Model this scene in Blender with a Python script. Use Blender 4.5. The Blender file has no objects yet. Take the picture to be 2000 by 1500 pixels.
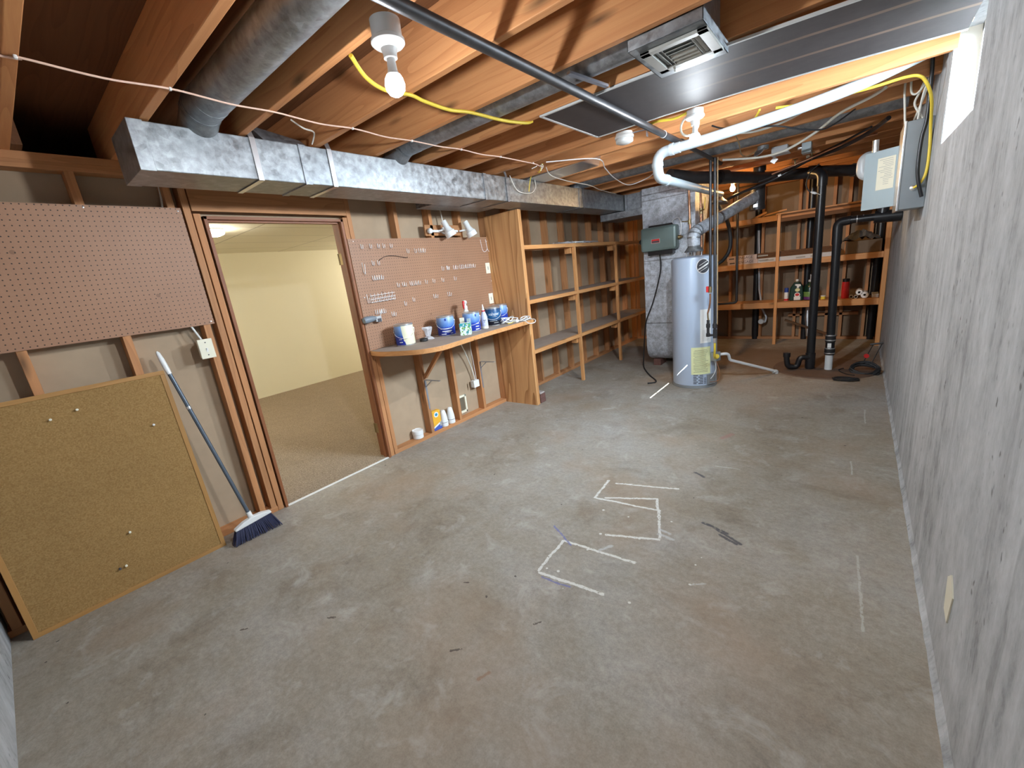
import bpy, math, random
from mathutils import Vector, Matrix, Euler
R = random.Random(7)
scene = bpy.context.scene
COL = scene.collection
PI = math.pi

# ------------------------------------------------------------------ camera
cam_d = bpy.data.cameras.new('camera'); cam = bpy.data.objects.new('camera', cam_d); COL.objects.link(cam)
RX = Vector((0.77812, 0.61736, -0.11573)); RY = Vector((0.07118, -0.26972, -0.9603)); RZ = Vector((-0.62407, 0.739, -0.25382))
RZ.normalize(); RX = (RX - RX.dot(RZ) * RZ).normalized(); RY = RZ.cross(RX)
m = Matrix((RX, -RY, -RZ)).transposed().to_4x4(); m.translation = (3.24, 0.36, 1.5)
cam.matrix_world = m
cam_d.sensor_width = 36; cam_d.lens = 814.5 / 2000 * 36; cam_d.clip_start = 0.02
scene.camera = cam
# ------------------------------------------------------------------ world, sun, daylight, exposure
W = bpy.data.worlds.new('sky'); scene.world = W; W.use_nodes = True
wn = W.node_tree.nodes; bg = wn['Background']
skyt = wn.new('ShaderNodeTexSky'); skyt.sky_type = 'HOSEK_WILKIE'; skyt.sun_direction = (0.63, -0.42, 0.65)
W.node_tree.links.new(skyt.outputs[0], bg.inputs[0]); bg.inputs[1].default_value = 1.0
sd = bpy.data.lights.new('sun', 'SUN'); sd.energy = 330; sd.angle = math.radians(0.12); sd.color = (1, 0.97, 0.9)
sun = bpy.data.objects.new('sun', sd); COL.objects.link(sun); sun.location = (9, 0, 8)
sun.rotation_euler = Vector((-2.12, 1.65, -2.2)).to_track_quat('-Z', 'Y').to_euler()
ad = bpy.data.lights.new('window_daylight', 'AREA'); ad.shape = 'RECTANGLE'; ad.size = 0.86; ad.size_y = 0.42; ad.energy = 125; ad.spread = math.radians(132); ad.color = (0.74, 0.87, 1)
al = bpy.data.objects.new('window_daylight', ad); COL.objects.link(al); al.location = (3.86, 3.43, 2.26)
al.rotation_euler = Vector((-1, -0.10, -0.62)).to_track_quat('-Z', 'Y').to_euler()
vs = scene.view_settings
vs.view_transform = 'Standard'; vs.look = 'None'; vs.gamma = 1; vs.use_curve_mapping = False; vs.exposure = 0.0
BULB = 22.0        # visible glow of the bulb glass; the lamp inside it does the lighting
# ------------------------------------------------------------------ materials
def nt(name):
    M = bpy.data.materials.new(name); M.use_nodes = True
    t = M.node_tree; b = t.nodes['Principled BSDF']
    return M, t, b
class N:
    def __init__(s, t): s.t = t
    def new(s, k, **p):
        n = s.t.nodes.new('ShaderNode' + k)
        for a, v in p.items(): setattr(n, a, v)
        return n
    def set(s, inp, v):
        if hasattr(v, 'is_output') or isinstance(v, bpy.types.NodeSocket): s.t.links.new(v, inp)
        else: inp.default_value = v
    def math(s, op, a, b=None, c=None, clamp=False):
        n = s.new('Math', operation=op, use_clamp=clamp); s.set(n.inputs[0], a)
        if b is not None: s.set(n.inputs[1], b)
        if c is not None: s.set(n.inputs[2], c)
        return n.outputs[0]
    def vmath(s, op, a, b=None, out=0):
        n = s.new('VectorMath', operation=op); s.set(n.inputs[0], a)
        if b is not None: s.set(n.inputs[1], b)
        return n.outputs[out]
    def noise(s, v, scale, detail=3, rough=0.55, dist=0.0, col=False):
        n = s.new('TexNoise'); s.set(n.inputs['Vector'], v); n.inputs['Scale'].default_value = scale
        n.inputs['Detail'].default_value = detail; n.inputs['Roughness'].default_value = rough; n.inputs['Distortion'].default_value = dist
        return n.outputs[1 if col else 0]
    def voro(s, v, scale, feat='F1', out='Distance'):
        n = s.new('TexVoronoi', feature=feat); s.set(n.inputs['Vector'], v); n.inputs['Scale'].default_value = scale
        return n.outputs[out]
    def ramp(s, f, *st):
        n = s.new('ValToRGB'); s.set(n.inputs[0], f); e = n.color_ramp.elements
        while len(e) < len(st): e.new(0.5)
        for i, (p, c) in enumerate(st):
            e[i].position = p
            e[i].color = (c, c, c, 1) if not hasattr(c, '__len__') else (c[0], c[1], c[2], 1)
        return n.outputs[0]
    def mix(s, f, a, b, mode='MIX'):
        n = s.new('Mix', data_type='RGBA', blend_type=mode); s.set(n.inputs[0], f)
        for k, v in ((6, a), (7, b)):
            if isinstance(v, (tuple, list)): v = (v[0], v[1], v[2], 1)
            s.set(n.inputs[k], v)
        return n.outputs[2]
    def attr(s, nm):
        n = s.new('Attribute'); n.attribute_name = nm; return n.outputs['Vector']
    def obj(s): return s.new('TexCoord').outputs['Object']
    def sep(s, v):
        n = s.new('SeparateXYZ'); s.set(n.inputs[0], v); return n.outputs
    def comb(s, x, y, z):
        n = s.new('CombineXYZ')
        for i, v in enumerate((x, y, z)): s.set(n.inputs[i], v)
        return n.outputs[0]
    def scale(s, v, sc): return s.vmath('MULTIPLY', v, sc)
    def bump(s, h, strength=0.3, dist=0.002):
        n = s.new('Bump'); s.set(n.inputs['Height'], h); n.inputs['Strength'].default_value = strength; n.inputs['Distance'].default_value = dist
        return n.outputs[0]
def put(n, b, col=None, rough=None, metal=None, normal=None, spec=None):
    if col is not None: n.set(b.inputs['Base Color'], (*col, 1) if isinstance(col, tuple) else col)
    if rough is not None: n.set(b.inputs['Roughness'], rough)
    if metal is not None: n.set(b.inputs['Metallic'], metal)
    if normal is not None: n.set(b.inputs['Normal'], normal)
    if spec is not None: b.inputs['Specular IOR Level'].default_value = spec
def shade(c, k): return tuple(max(0.0, min(1.0, x * k)) for x in c)
def plain(name, c, rough=0.5, metal=0.0, var=0.12, scale=30, bump=0.0, spec=0.5):
    M, t, b = nt(name); n = N(t); o = n.obj()
    f = n.noise(o, scale, 4)
    put(n, b, n.mix(f, shade(c, 1 - var), shade(c, 1 + var)), rough, metal, n.bump(f, bump) if bump else None, spec)
    return M
def wood(name, dark, light, rough=0.6, knots=True, rings=7.0, rk=0.32, kt=0.7):
    M, t, b = nt(name); n = N(t); g = n.attr('grain')
    warp = n.noise(n.scale(g, (1.2, 3, 3)), 1.0, 2, 0.5, 0, True)
    gv = n.vmath('ADD', g, n.scale(n.vmath('SUBTRACT', warp, (0.5, 0.5, 0.5)), (0, 0.06, 0.06)))
    fine = n.noise(n.scale(gv, (2.0, 90, 90)), 1.0, 4, 0.6)
    ringv = n.noise(n.scale(gv, (0.55, 9, 9)), 1.0, 1, 0.4)
    ring = n.math('FRACT', n.math('MULTIPLY', ringv, rings))
    ring = n.math('POWER', ring, 2.2)
    f = n.math('ADD', n.math('MULTIPLY', fine, 0.6), n.math('MULTIPLY', ring, rk))
    col = n.mix(n.math('SUBTRACT', 1.0, f, clamp=True), dark, light)
    big = n.noise(n.scale(g, (0.7, 2, 2)), 1.0, 2)
    col = n.mix(0.5, col, n.ramp(big, (0.3, shade(light, 0.72)), (0.7, shade(light, 1.2))), 'OVERLAY')
    if knots:
        kv = n.scale(gv, (2.3, 9, 9))
        kd = n.voro(kv, 1.0)
        kc = n.voro(kv, 1.0, out='Color')
        on = n.math('GREATER_THAN', n.sep(kc)[0], kt)
        k = n.math('MULTIPLY', n.math('SUBTRACT', 1.0, n.math('MULTIPLY', kd, 4.5), clamp=True), on)
        col = n.mix(k, col, shade(dark, 0.35))
    put(n, b, col, rough, 0.0, n.bump(fine, 0.15, 0.001), 0.3)
    return M
def emit(name, c, s):
    M, t, b = nt(name)
    b.inputs['Base Color'].default_value = (1, 1, 1, 1); b.inputs['Emission Color'].default_value = (*c, 1); b.inputs['Emission Strength'].default_value = s
    return M
def galv(name, base=(0.36, 0.38, 0.392), dirt=0.45, rough=0.42, sc=38, metal=0.75):
    M, t, b = nt(name); n = N(t); o = n.obj()
    v = n.sep(n.voro(o, sc, out='Color'))[0]
    big = n.noise(o, 3.2, 4, 0.6); mid = n.noise(o, 18, 4, 0.65)
    f = n.math('ADD', n.math('MULTIPLY', v, 0.35), n.math('MULTIPLY', n.ramp(mid, (0.35, 0.0), (0.65, 1.0)), 0.65))
    col = n.mix(f, shade(base, 0.55), shade(base, 1.35))
    d = n.math('MULTIPLY', n.ramp(big, (0.42, 0.0), (0.7, 1.0)), dirt)
    col = n.mix(d, col, (0.16, 0.17, 0.18))
    put(n, b, col, n.math('ADD', rough - 0.1, n.math('MULTIPLY', f, 0.25)), metal, n.bump(f, 0.12, 0.001))
    return M
def clearmat(name, c=(1, 1, 1), gloss=0.12, alpha=0.9, rough=0.05):
    M = bpy.data.materials.new(name); M.use_nodes = True; t = M.node_tree; t.nodes.clear(); n = N(t)
    tr = n.new('BsdfTransparent'); tr.inputs[0].default_value = (*c, 1)
    gl = n.new('BsdfPrincipled'); gl.inputs['Base Color'].default_value = (*shade(c, 0.95), 1); gl.inputs['Roughness'].default_value = rough
    mx = n.new('MixShader'); mx.inputs[0].default_value = 1 - alpha
    t.links.new(tr.outputs[0], mx.inputs[1]); t.links.new(gl.outputs[0], mx.inputs[2])
    ou = n.new('OutputMaterial'); t.links.new(mx.outputs[0], ou.inputs[0])
    return M

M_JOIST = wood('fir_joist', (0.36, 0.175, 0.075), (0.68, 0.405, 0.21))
M_STUD = wood('fir_stud', (0.30, 0.16, 0.075), (0.55, 0.33, 0.175))
M_JAMB = wood('stained_jamb', (0.20, 0.085, 0.04), (0.36, 0.175, 0.085), 0.45, False)
M_SHELF = wood('shelf_pine', (0.38, 0.205, 0.085), (0.64, 0.40, 0.205), 0.5)
M_PLY = wood('plywood', (0.30, 0.16, 0.07), (0.70, 0.46, 0.25), 0.5, True, 9, 0.62, 0.55)
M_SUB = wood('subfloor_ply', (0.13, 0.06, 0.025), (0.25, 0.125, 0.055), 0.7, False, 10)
M_OLDWOOD = wood('old_board', (0.10, 0.05, 0.025), (0.24, 0.13, 0.06), 0.7)
M_FRAMEW = wood('cork_frame_wood', (0.30, 0.18, 0.07), (0.46, 0.295, 0.125), 0.45, False)
M_SHEATH = plain('brown_paper_board', (0.395, 0.285, 0.185), 0.85, 0, 0.16, 6)
M_GALV = galv('galvanized')
M_GALVD = galv('galvanized_dark', (0.34, 0.35, 0.37), 0.5, 0.48, 60)
M_GALVF = galv('galvanized_furnace', (0.58, 0.62, 0.68), 0.3, 0.55, 90, 0.35)
M_TIN = plain('bright_tin', (0.72, 0.73, 0.74), 0.3, 0.9, 0.1, 20)
M_WHITE = plain('white_plastic', (0.80, 0.80, 0.78), 0.35, 0, 0.03)
M_PVC = plain('white_pvc', (0.70, 0.73, 0.74), 0.35, 0, 0.05, 9)
M_PORC = plain('porcelain', (0.84, 0.84, 0.82), 0.25, 0, 0.02)
M_VENT = plain('vent_pvc', (0.47, 0.53, 0.56), 0.4, 0, 0.05, 9)
M_IVORY = plain('ivory_plastic', (0.80, 0.76, 0.60), 0.4, 0, 0.03)
M_BLACK = plain('black_abs', (0.012, 0.012, 0.014), 0.35, 0, 0.3)
M_RUBBER = plain('black_rubber', (0.015, 0.015, 0.016), 0.6, 0, 0.3)
M_IRON = plain('black_iron_pipe', (0.05, 0.048, 0.05), 0.42, 0.5, 0.35, 14)
M_STEELP = plain('old_steel_pipe', (0.09, 0.087, 0.09), 0.42, 0.7, 0.6, 9)
M_COPPER = plain('copper', (0.48, 0.24, 0.14), 0.4, 0.9, 0.3, 10)
M_BRASS = plain('brass', (0.30, 0.22, 0.11), 0.45, 0.8, 0.2)
M_STEEL = plain('bracket_steel', (0.45, 0.48, 0.55), 0.4, 0.8, 0.15)
M_WIRE = plain('wire_steel', (0.88, 0.88, 0.88), 0.3, 0.2, 0.1)
M_YEL = plain('yellow_cable', (0.80, 0.60, 0.06), 0.45, 0, 0.08)
M_PINK = plain('pink_wire', (0.80, 0.55, 0.43), 0.5, 0, 0.05)
M_NM = plain('white_cable', (0.72, 0.70, 0.62), 0.5, 0, 0.06)
M_TANC = plain('tan_wire', (0.42, 0.28, 0.14), 0.5, 0, 0.1)
M_GREYB = plain('grey_enamel', (0.36, 0.44, 0.47), 0.4, 0.1, 0.04, 5)
M_GREYD = plain('grey_box', (0.30, 0.32, 0.33), 0.5, 0.4, 0.12, 12)
M_HUMID = plain('green_grey_enamel', (0.155, 0.215, 0.205), 0.38, 0.1, 0.06, 6)
M_HEATER = plain('white_enamel', (0.40, 0.47, 0.58), 0.28, 0, 0.025, 4)
M_PAPER = plain('paper', (0.82, 0.78, 0.62), 0.8, 0, 0.03)
M_YPAPER = plain('yellow_paper', (0.72, 0.73, 0.40), 0.8, 0, 0.06)
M_INK = plain('ink', (0.06, 0.06, 0.07), 0.7, 0, 0.0)
M_GINK = plain('grey_ink', (0.35, 0.35, 0.33), 0.8, 0, 0.0)
M_RED = plain('red_plastic', (0.62, 0.03, 0.03), 0.35, 0, 0.05)
M_BLUE = plain('blue_plastic', (0.03, 0.07, 0.32), 0.4, 0, 0.05)
M_HANDLE = plain('slate_handle', (0.10, 0.125, 0.155), 0.35, 0.3, 0.1)
M_NAVYB = plain('navy_bristle', (0.014, 0.016, 0.06), 0.6, 0, 0.35, 80)
M_BRICK = plain('dark_brick', (0.16, 0.075, 0.06), 0.9, 0, 0.4, 40, 0.4)
M_EDGE = plain('white_edge_trim', (0.74, 0.74, 0.72), 0.4, 0.1, 0.05)
M_LGREY = plain('light_grey_plastic', (0.5, 0.52, 0.55), 0.45, 0, 0.05)
M_REG = plain('register_enamel', (0.42, 0.41, 0.37), 0.5, 0.1, 0.06)
M_DARK = plain('dark_void', (0.02, 0.018, 0.016), 0.9)
M_DUST = plain('dusty_wood_top', (0.34, 0.27, 0.22), 0.85, 0, 0.2, 12)
M_GLASS = clearmat('window_glass', (0.97, 0.99, 1.0), 0.1, 0.93)
M_BAG = clearmat('clear_bag', (0.95, 0.95, 0.97), 0.3, 0.62, 0.2)
def bulbglass(name, c, s):
    M = bpy.data.materials.new(name); M.use_nodes = True; t = M.node_tree; t.nodes.clear(); n = N(t)
    tr = n.new('BsdfTransparent'); em = n.new('Emission'); em.inputs[0].default_value = (*c, 1); em.inputs[1].default_value = s
    ad_ = n.new('AddShader'); t.links.new(tr.outputs[0], ad_.inputs[0]); t.links.new(em.outputs[0], ad_.inputs[1])
    ou = n.new('OutputMaterial'); t.links.new(ad_.outputs[0], ou.inputs[0]); return M
M_BULB = bulbglass('led_bulb_glow', (0.90, 0.95, 1.0), BULB)
M_WARMB = bulbglass('warm_bulb_glow', (1.0, 0.66, 0.28), 14)
M_ROOMB = emit('ceiling_lamp_glow', (1.0, 0.95, 0.84), 120)
def filament(x, y, z, c, power, mixq=0.35, parent=None):
    """the light of a bulb: a small point lamp inside the glass"""
    d = bpy.data.lights.new('bulb_light', 'POINT'); d.energy = power; d.shadow_soft_size = 0.028; d.color = c
    d.use_nodes = True; t = d.node_tree; n = N(t); em = t.nodes['Emission']
    f = n.new('LightFalloff'); f.inputs['Strength'].default_value = 1.0; f.inputs['Smooth'].default_value = 0.12
    k = n.math('ADD', n.math('MULTIPLY', f.outputs['Quadratic'], mixq), n.math('MULTIPLY', f.outputs['Linear'], 1 - mixq))
    t.links.new(k, em.inputs['Strength'])
    o = bpy.data.objects.new('bulb_light', d); COL.objects.link(o); o.location = (x, y, z)
    return o

def seg_sdf(n, p, a, b):
    ax, ay = a; bx, by = b; dx, dy = bx - ax, by - ay; L = math.hypot(dx, dy)
    q = n.vmath('SUBTRACT', p, (ax, ay, 0))
    s = n.vmath('DOT_PRODUCT', q, (dx / L, dy / L, 0), 1)
    s = n.math('MINIMUM', n.math('MAXIMUM', s, 0.0), L)
    c = n.vmath('SCALE', (dx / L, dy / L, 0)); n.set(c.node.inputs['Scale'], s)
    return n.vmath('LENGTH', n.vmath('SUBTRACT', q, c), None, 1)
def floor_mat():
    M, t, b = nt('concrete_floor'); n = N(t); o = n.obj()
    big = n.noise(o, 0.9, 5, 0.62, 0.4); mid = n.noise(o, 4.5, 6, 0.65, 0.3); fine = n.noise(o, 42, 5, 0.7)
    col = n.ramp(n.math('ADD', n.math('MULTIPLY', big, 0.65), n.math('MULTIPLY', mid, 0.35)), (0.33, (0.255, 0.215, 0.165)), (0.5, (0.315, 0.285, 0.245)), (0.66, (0.36, 0.345, 0.325)))
    grit = n.noise(o, 150, 3, 0.7); blot = n.noise(n.scale(o, (1, 2.2, 1)), 11, 5, 0.7, 0.6)
    col = n.mix(0.45, col, n.ramp(fine, (0.3, 0.45), (0.62, 1.0)), 'MULTIPLY')
    col = n.mix(0.5, col, n.ramp(blot, (0.30, 0.74), (0.62, 1.0)), 'MULTIPLY')
    col = n.mix(0.35, col, n.ramp(grit, (0.3, 0.5), (0.6, 1.0)), 'MULTIPLY')
    smu = n.noise(n.vmath('ADD', o, (7, 1, 0)), 2.6, 5, 0.66, 0.8)
    col = n.mix(n.ramp(smu, (0.52, 0.0), (0.68, 0.55)), col, n.mix(1.0, col, (0.62, 0.58, 0.54), 'MULTIPLY'))
    lit = n.noise(n.vmath('ADD', o, (3, 9, 0)), 5.0, 5, 0.7, 0.5)
    col = n.mix(n.ramp(lit, (0.56, 0.0), (0.70, 0.5)), col, (0.40, 0.39, 0.37))
    col = n.mix(1.0, col, (1.22, 1.19, 1.15), 'MULTIPLY')
    warm = n.noise(n.vmath('ADD', o, (5, 3, 0)), 1.3, 3)
    col = n.mix(n.math('MULTIPLY', n.ramp(warm, (0.52, 0.0), (0.68, 1.0)), 0.35), col, (0.33, 0.22, 0.14))
    # brown water staining around the heater and sump
    sp = n.sep(o)
    d = n.vmath('LENGTH', n.scale(n.vmath('SUBTRACT', o, (2.65, 6.75, 0)), (0.75, 1.0, 0)), None, 1)
    st = n.math('ADD', d, n.math('MULTIPLY', n.math('SUBTRACT', mid, 0.5), 0.9))
    col = n.mix(n.math('MULTIPLY', n.ramp(st, (0.55, 1.0), (1.0, 0.0)), 0.75), col, (0.15, 0.085, 0.045))
    # dark specks and pits
    vd = n.voro(n.vmath('ADD', o, n.scale(n.noise(o, 60, 2, 0.5, 0, True), (0.02, 0.02, 0))), 7.0)
    vc = n.sep(n.voro(n.vmath('ADD', o, n.scale(n.noise(o, 60, 2, 0.5, 0, True), (0.02, 0.02, 0))), 7.0, out='Color'))
    spk = n.math('MULTIPLY', n.math('LESS_THAN', vd, 0.045), n.math('GREATER_THAN', vc[0], 0.62))
    col = n.mix(n.math('MULTIPLY', spk, 0.8), col, (0.05, 0.04, 0.035))
    # paint lines
    rag = n.math('MULTIPLY', n.math('SUBTRACT', n.noise(o, 38, 4, 0.7), 0.5), 0.02)
    wear = n.noise(o, 55, 3, 0.6)
    pw = n.vmath('ADD', o, n.scale(n.vmath('SUBTRACT', n.noise(o, 9, 2, 0.5, 0, True), (0.5, 0.5, 0.5)), (0.02, 0.02, 0)))
    flat = n.vmath('MULTIPLY', pw, (1, 1, 0))
    def strokes(segs, w, soft, colr, amt):
        nonlocal col
        dd = None
        for a, bb in segs:
            s = seg_sdf(n, flat, a, bb)
            dd = s if dd is None else n.math('MINIMUM', dd, s)
        dd = n.math('ADD', dd, rag)
        mk = n.ramp(n.math('DIVIDE', dd, w), (0.5, 1.0), (1.0, 0.0)) if soft else n.math('LESS_THAN', dd, w)
        mk = n.math('MULTIPLY', mk, n.ramp(wear, (0.33, 0.0), (0.42, 1.0)))
        col = n.mix(n.math('MULTIPLY', mk, amt), col, colr)
    WH = (0.68, 0.67, 0.63)
    strokes([((1.985, 2.565), (1.965, 2.80)), ((2.03, 2.79), (2.42, 2.90)), ((1.985, 2.555), (2.40, 2.60)), ((2.05, 2.585), (2.345, 2.725)), ((2.345, 2.725), (2.50, 2.34)),
             ((2.23, 2.23), (2.50, 2.325)), ((2.045, 2.06), (2.06, 1.79)), ((2.05, 2.065), (2.46, 2.085)), ((2.07, 1.78), (2.42, 1.81))], 0.008, False, WH, 0.9)
    strokes([((2.47, 2.42), (2.53, 2.40)), ((2.48, 2.37), (2.56, 2.36)), ((2.26, 2.09), (2.30, 2.15))], 0.012, True, (0.5, 0.5, 0.5), 0.7)
    strokes([((1.92, 2.155), (2.10, 2.05)), ((2.10, 1.76), (2.26, 1.77))], 0.007, True, (0.16, 0.17, 0.36), 0.8)
    strokes([((2.66, 2.59), (2.79, 2.55)), ((2.72, 2.57), (2.87, 2.49)), ((2.76, 2.52), (2.85, 2.48)), ((2.45, 3.17), (2.52, 3.13))], 0.012, True, (0.06, 0.06, 0.075), 0.85)
    strokes([((3.34, 2.65), (3.36, 2.15)), ((3.38, 4.9), (3.38, 4.55)), ((3.30, 3.75), (3.31, 3.55)), ((2.74, 2.07), (2.79, 2.11)), ((2.55, 3.33), (2.70, 3.34))], 0.006, True, (0.52, 0.51, 0.49), 0.6)
    strokes([((2.48, 3.85), (2.52, 3.95))], 0.03, True, (0.36, 0.16, 0.14), 0.5)
    strokes([((3.215, 1.095), (3.225, 1.075)), ((3.20, 1.105), (3.19, 1.12)), ((3.03, 1.25), (3.05, 1.24)), ((3.00, 1.22), (3.01, 1.21)), ((3.06, 1.20), (3.07, 1.19))], 0.008, False, (0.07, 0.05, 0.04), 0.8)
    strokes([((2.02, 1.20), (2.05, 1.23)), ((1.36, 1.0), (1.39, 1.02)), ((1.05, 0.72), (1.07, 0.74)), ((2.24, 1.50), (2.26, 1.52)), ((1.78, 1.52), (1.80, 1.535))], 0.005, False, (0.07, 0.05, 0.04), 0.8)
    strokes([((2.21, 1.17), (2.225, 1.21))], 0.010, True, (0.26, 0.13, 0.07), 0.55)
    # white drips near the lines
    dv = n.voro(pw, 13.0); dc = n.sep(n.voro(pw, 13.0, out='Color'))
    near = n.math('LESS_THAN', n.vmath('LENGTH', n.vmath('SUBTRACT', flat, (2.35, 2.22, 0)), None, 1), 0.5)
    dr = n.math('MULTIPLY', n.math('MULTIPLY', n.math('LESS_THAN', dv, 0.10), n.math('GREATER_THAN', dc[1], 0.66)), near)
    col = n.mix(n.math('MULTIPLY', dr, 0.85), col, WH)
    put(n, b, col, n.math('ADD', 0.5, n.math('MULTIPLY', mid, 0.3)), 0.0, n.bump(n.math('ADD', fine, mid), 0.12, 0.002), 0.35)
    return M
M_FLOOR = floor_mat()
def cwall_mat():
    M, t, b = nt('board_formed_concrete'); n = N(t); o = n.obj()
    w = n.vmath('ADD', o, n.scale(n.vmath('SUBTRACT', n.noise(o, 3, 3, 0.6, 0, True), (0.5, 0.5, 0.5)), (0.06, 0.06, 0.1)))
    st = n.noise(n.scale(w, (8, 8, 0.5)), 1.0, 6, 0.68, 0.4)
    big = n.noise(o, 2.2, 5, 0.68, 0.5); fine = n.noise(n.scale(o, (70, 70, 30)), 1.0, 5, 0.72); mid = n.noise(n.scale(o, (16, 16, 9)), 1.0, 5, 0.7)
    f = n.math('ADD', n.math('ADD', n.math('MULTIPLY', st, 0.36), n.math('MULTIPLY', big, 0.26)), n.math('ADD', n.math('MULTIPLY', fine, 0.16), n.math('MULTIPLY', mid, 0.24)))
    col = n.ramp(f, (0.40, (0.22, 0.225, 0.225)), (0.49, (0.385, 0.395, 0.40)), (0.62, (0.53, 0.545, 0.555)))
    dk = n.ramp(n.noise(n.scale(w, (10, 10, 0.35)), 1.0, 4, 0.6), (0.60, 0.0), (0.70, 1.0))
    col = n.mix(n.math('MULTIPLY', n.math('MULTIPLY', dk, n.ramp(mid, (0.4, 0.2), (0.6, 1.0))), 0.55), col, (0.13, 0.125, 0.12))
    ps = n.vmath('ADD', n.scale(o, (34, 34, 20)), n.scale(n.noise(o, 30, 2, 0.5, 0, True), (0.9, 0.9, 0.9)))
    pd = n.voro(ps, 1.0); pc = n.sep(n.voro(ps, 1.0, out='Color'))
    dens = n.ramp(n.noise(n.scale(o, (3.5, 3.5, 1.2)), 1.0, 3), (0.48, 0.0), (0.6, 1.0))
    pit = n.math('MULTIPLY', n.math('MULTIPLY', n.ramp(pd, (0.18, 1.0), (0.32, 0.0)), n.math('GREATER_THAN', pc[0], 0.45)), dens)
    col = n.mix(n.math('MULTIPLY', pit, 0.75), col, (0.10, 0.095, 0.09))
    put(n, b, col, 0.85, 0.0, n.bump(n.math('SUBTRACT', f, n.math('MULTIPLY', pit, 0.5)), 0.5, 0.004), 0.25)
    return M
M_CWALL = cwall_mat()
def peg_mat():
    M, t, b = nt('brown_pegboard'); n = N(t); o = n.obj(); s = n.sep(o)
    P = 0.0254
    fy = n.math('SUBTRACT', n.math('FRACT', n.math('DIVIDE', s[1], P)), 0.5); fz = n.math('SUBTRACT', n.math('FRACT', n.math('DIVIDE', s[2], P)), 0.5)
    r = n.math('SQRT', n.math('ADD', n.math('MULTIPLY', fy, fy), n.math('MULTIPLY', fz, fz)))
    hole = n.math('LESS_THAN', r, 0.12)
    big = n.noise(o, 3, 5, 0.6); fine = n.noise(o, 130, 3)
    col = n.mix(n.math('ADD', n.math('MULTIPLY', big, 0.6), n.math('MULTIPLY', fine, 0.4)), (0.27, 0.135, 0.075), (0.42, 0.23, 0.135))
    vd = n.voro(o, 5.5); vc = n.sep(n.voro(o, 5.5, out='Color'))
    col = n.mix(n.math('MULTIPLY', n.math('MULTIPLY', n.math('LESS_THAN', vd, 0.07), n.math('GREATER_THAN', vc[0], 0.7)), 0.5), col, (0.12, 0.06, 0.03))
    col = n.mix(hole, col, (0.03, 0.018, 0.012))  # holes are flat dots, the shade in their depth is coloured in
    put(n, b, col, 0.5, 0.0, None, 0.4)
    return M
M_PEG = peg_mat()
def cork_mat():
    M, t, b = nt('cork'); n = N(t); o = n.obj()
    a = n.voro(o, 170, out='Color'); f = n.noise(o, 260, 4, 0.7); big = n.noise(o, 2.2, 3)
    c = n.mix(n.math('ADD', n.math('MULTIPLY', n.sep(a)[0], 0.45), n.math('MULTIPLY', f, 0.5)), (0.22, 0.115, 0.035), (0.43, 0.27, 0.105))
    c = n.mix(0.4, c, n.ramp(big, (0.3, 0.7), (0.7, 1.0)), 'MULTIPLY')
    put(n, b, c, 0.85, 0, n.bump(f, 0.2, 0.001), 0.2)
    return M
M_CORK = cork_mat()
def carpet_mat():
    M, t, b = nt('carpet_pile'); n = N(t); o = n.obj()
    f = n.ramp(n.noise(o, 105, 4, 0.7, 0.8), (0.28, 0.0), (0.72, 1.0)); g = n.noise(o, 6, 3)
    c = n.mix(f, (0.22, 0.15, 0.095), (0.82, 0.67, 0.51)); c = n.mix(0.3, c, n.ramp(g, (0.3, 0.75), (0.7, 1.0)), 'MULTIPLY')
    put(n, b, c, 0.95, 0, n.bump(f, 1.0, 0.012), 0.1)
    return M
M_CARPET = carpet_mat()
M_YWALL = plain('pale_yellow_paint', (0.80, 0.745, 0.555), 0.6, 0, 0.02, 3)
def tile_mat():
    M, t, b = nt('ceiling_tiles'); n = N(t); o = n.obj(); s = n.sep(o)
    g = None
    for k, P in ((0, 0.61), (1, 1.22)):
        f = n.math('ABSOLUTE', n.math('SUBTRACT', n.math('FRACT', n.math('DIVIDE', s[k], P)), 0.5)); e = n.math('GREATER_THAN', f, 0.5 - 0.008 / P)
        g = e if g is None else n.math('MAXIMUM', g, e)
    f = n.noise(o, 60, 3)
    c = n.mix(g, n.mix(f, (0.66, 0.61, 0.46), (0.78, 0.73, 0.56)), (0.42, 0.38, 0.28))
    put(n, b, c, 0.9); return M
M_TILE = tile_mat()
def panel_mat():
    M, t, b = nt('dark_duct_board'); n = N(t); o = n.obj()
    f = n.noise(o, 14, 5, 0.7); s = n.sep(o)
    c = n.mix(f, (0.045, 0.036, 0.036), (0.085, 0.070, 0.068))
    d = n.math('ADD', s[1], n.math('MULTIPLY', n.noise(o, 1.0, 2), 0.05))
    g = None
    for y0 in (-0.115, 0.115):
        e = n.math('LESS_THAN', n.math('ABSOLUTE', n.math('SUBTRACT', d, y0)), 0.013); g = e if g is None else n.math('MAXIMUM', g, e)
    e = n.math('MULTIPLY', g, 1.0)
    far = n.ramp(n.math('ADD', s[0], 0.5), (0.2, 0.0), (0.9, 1.0))
    c = n.mix(n.math('MULTIPLY', n.math('MULTIPLY', g, far), 0.75), c, (0.22, 0.14, 0.10))
    put(n, b, c, 0.62, 0, n.bump(f, 0.1, 0.001), 0.3)
    return M
M_PANEL = panel_mat()
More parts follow.
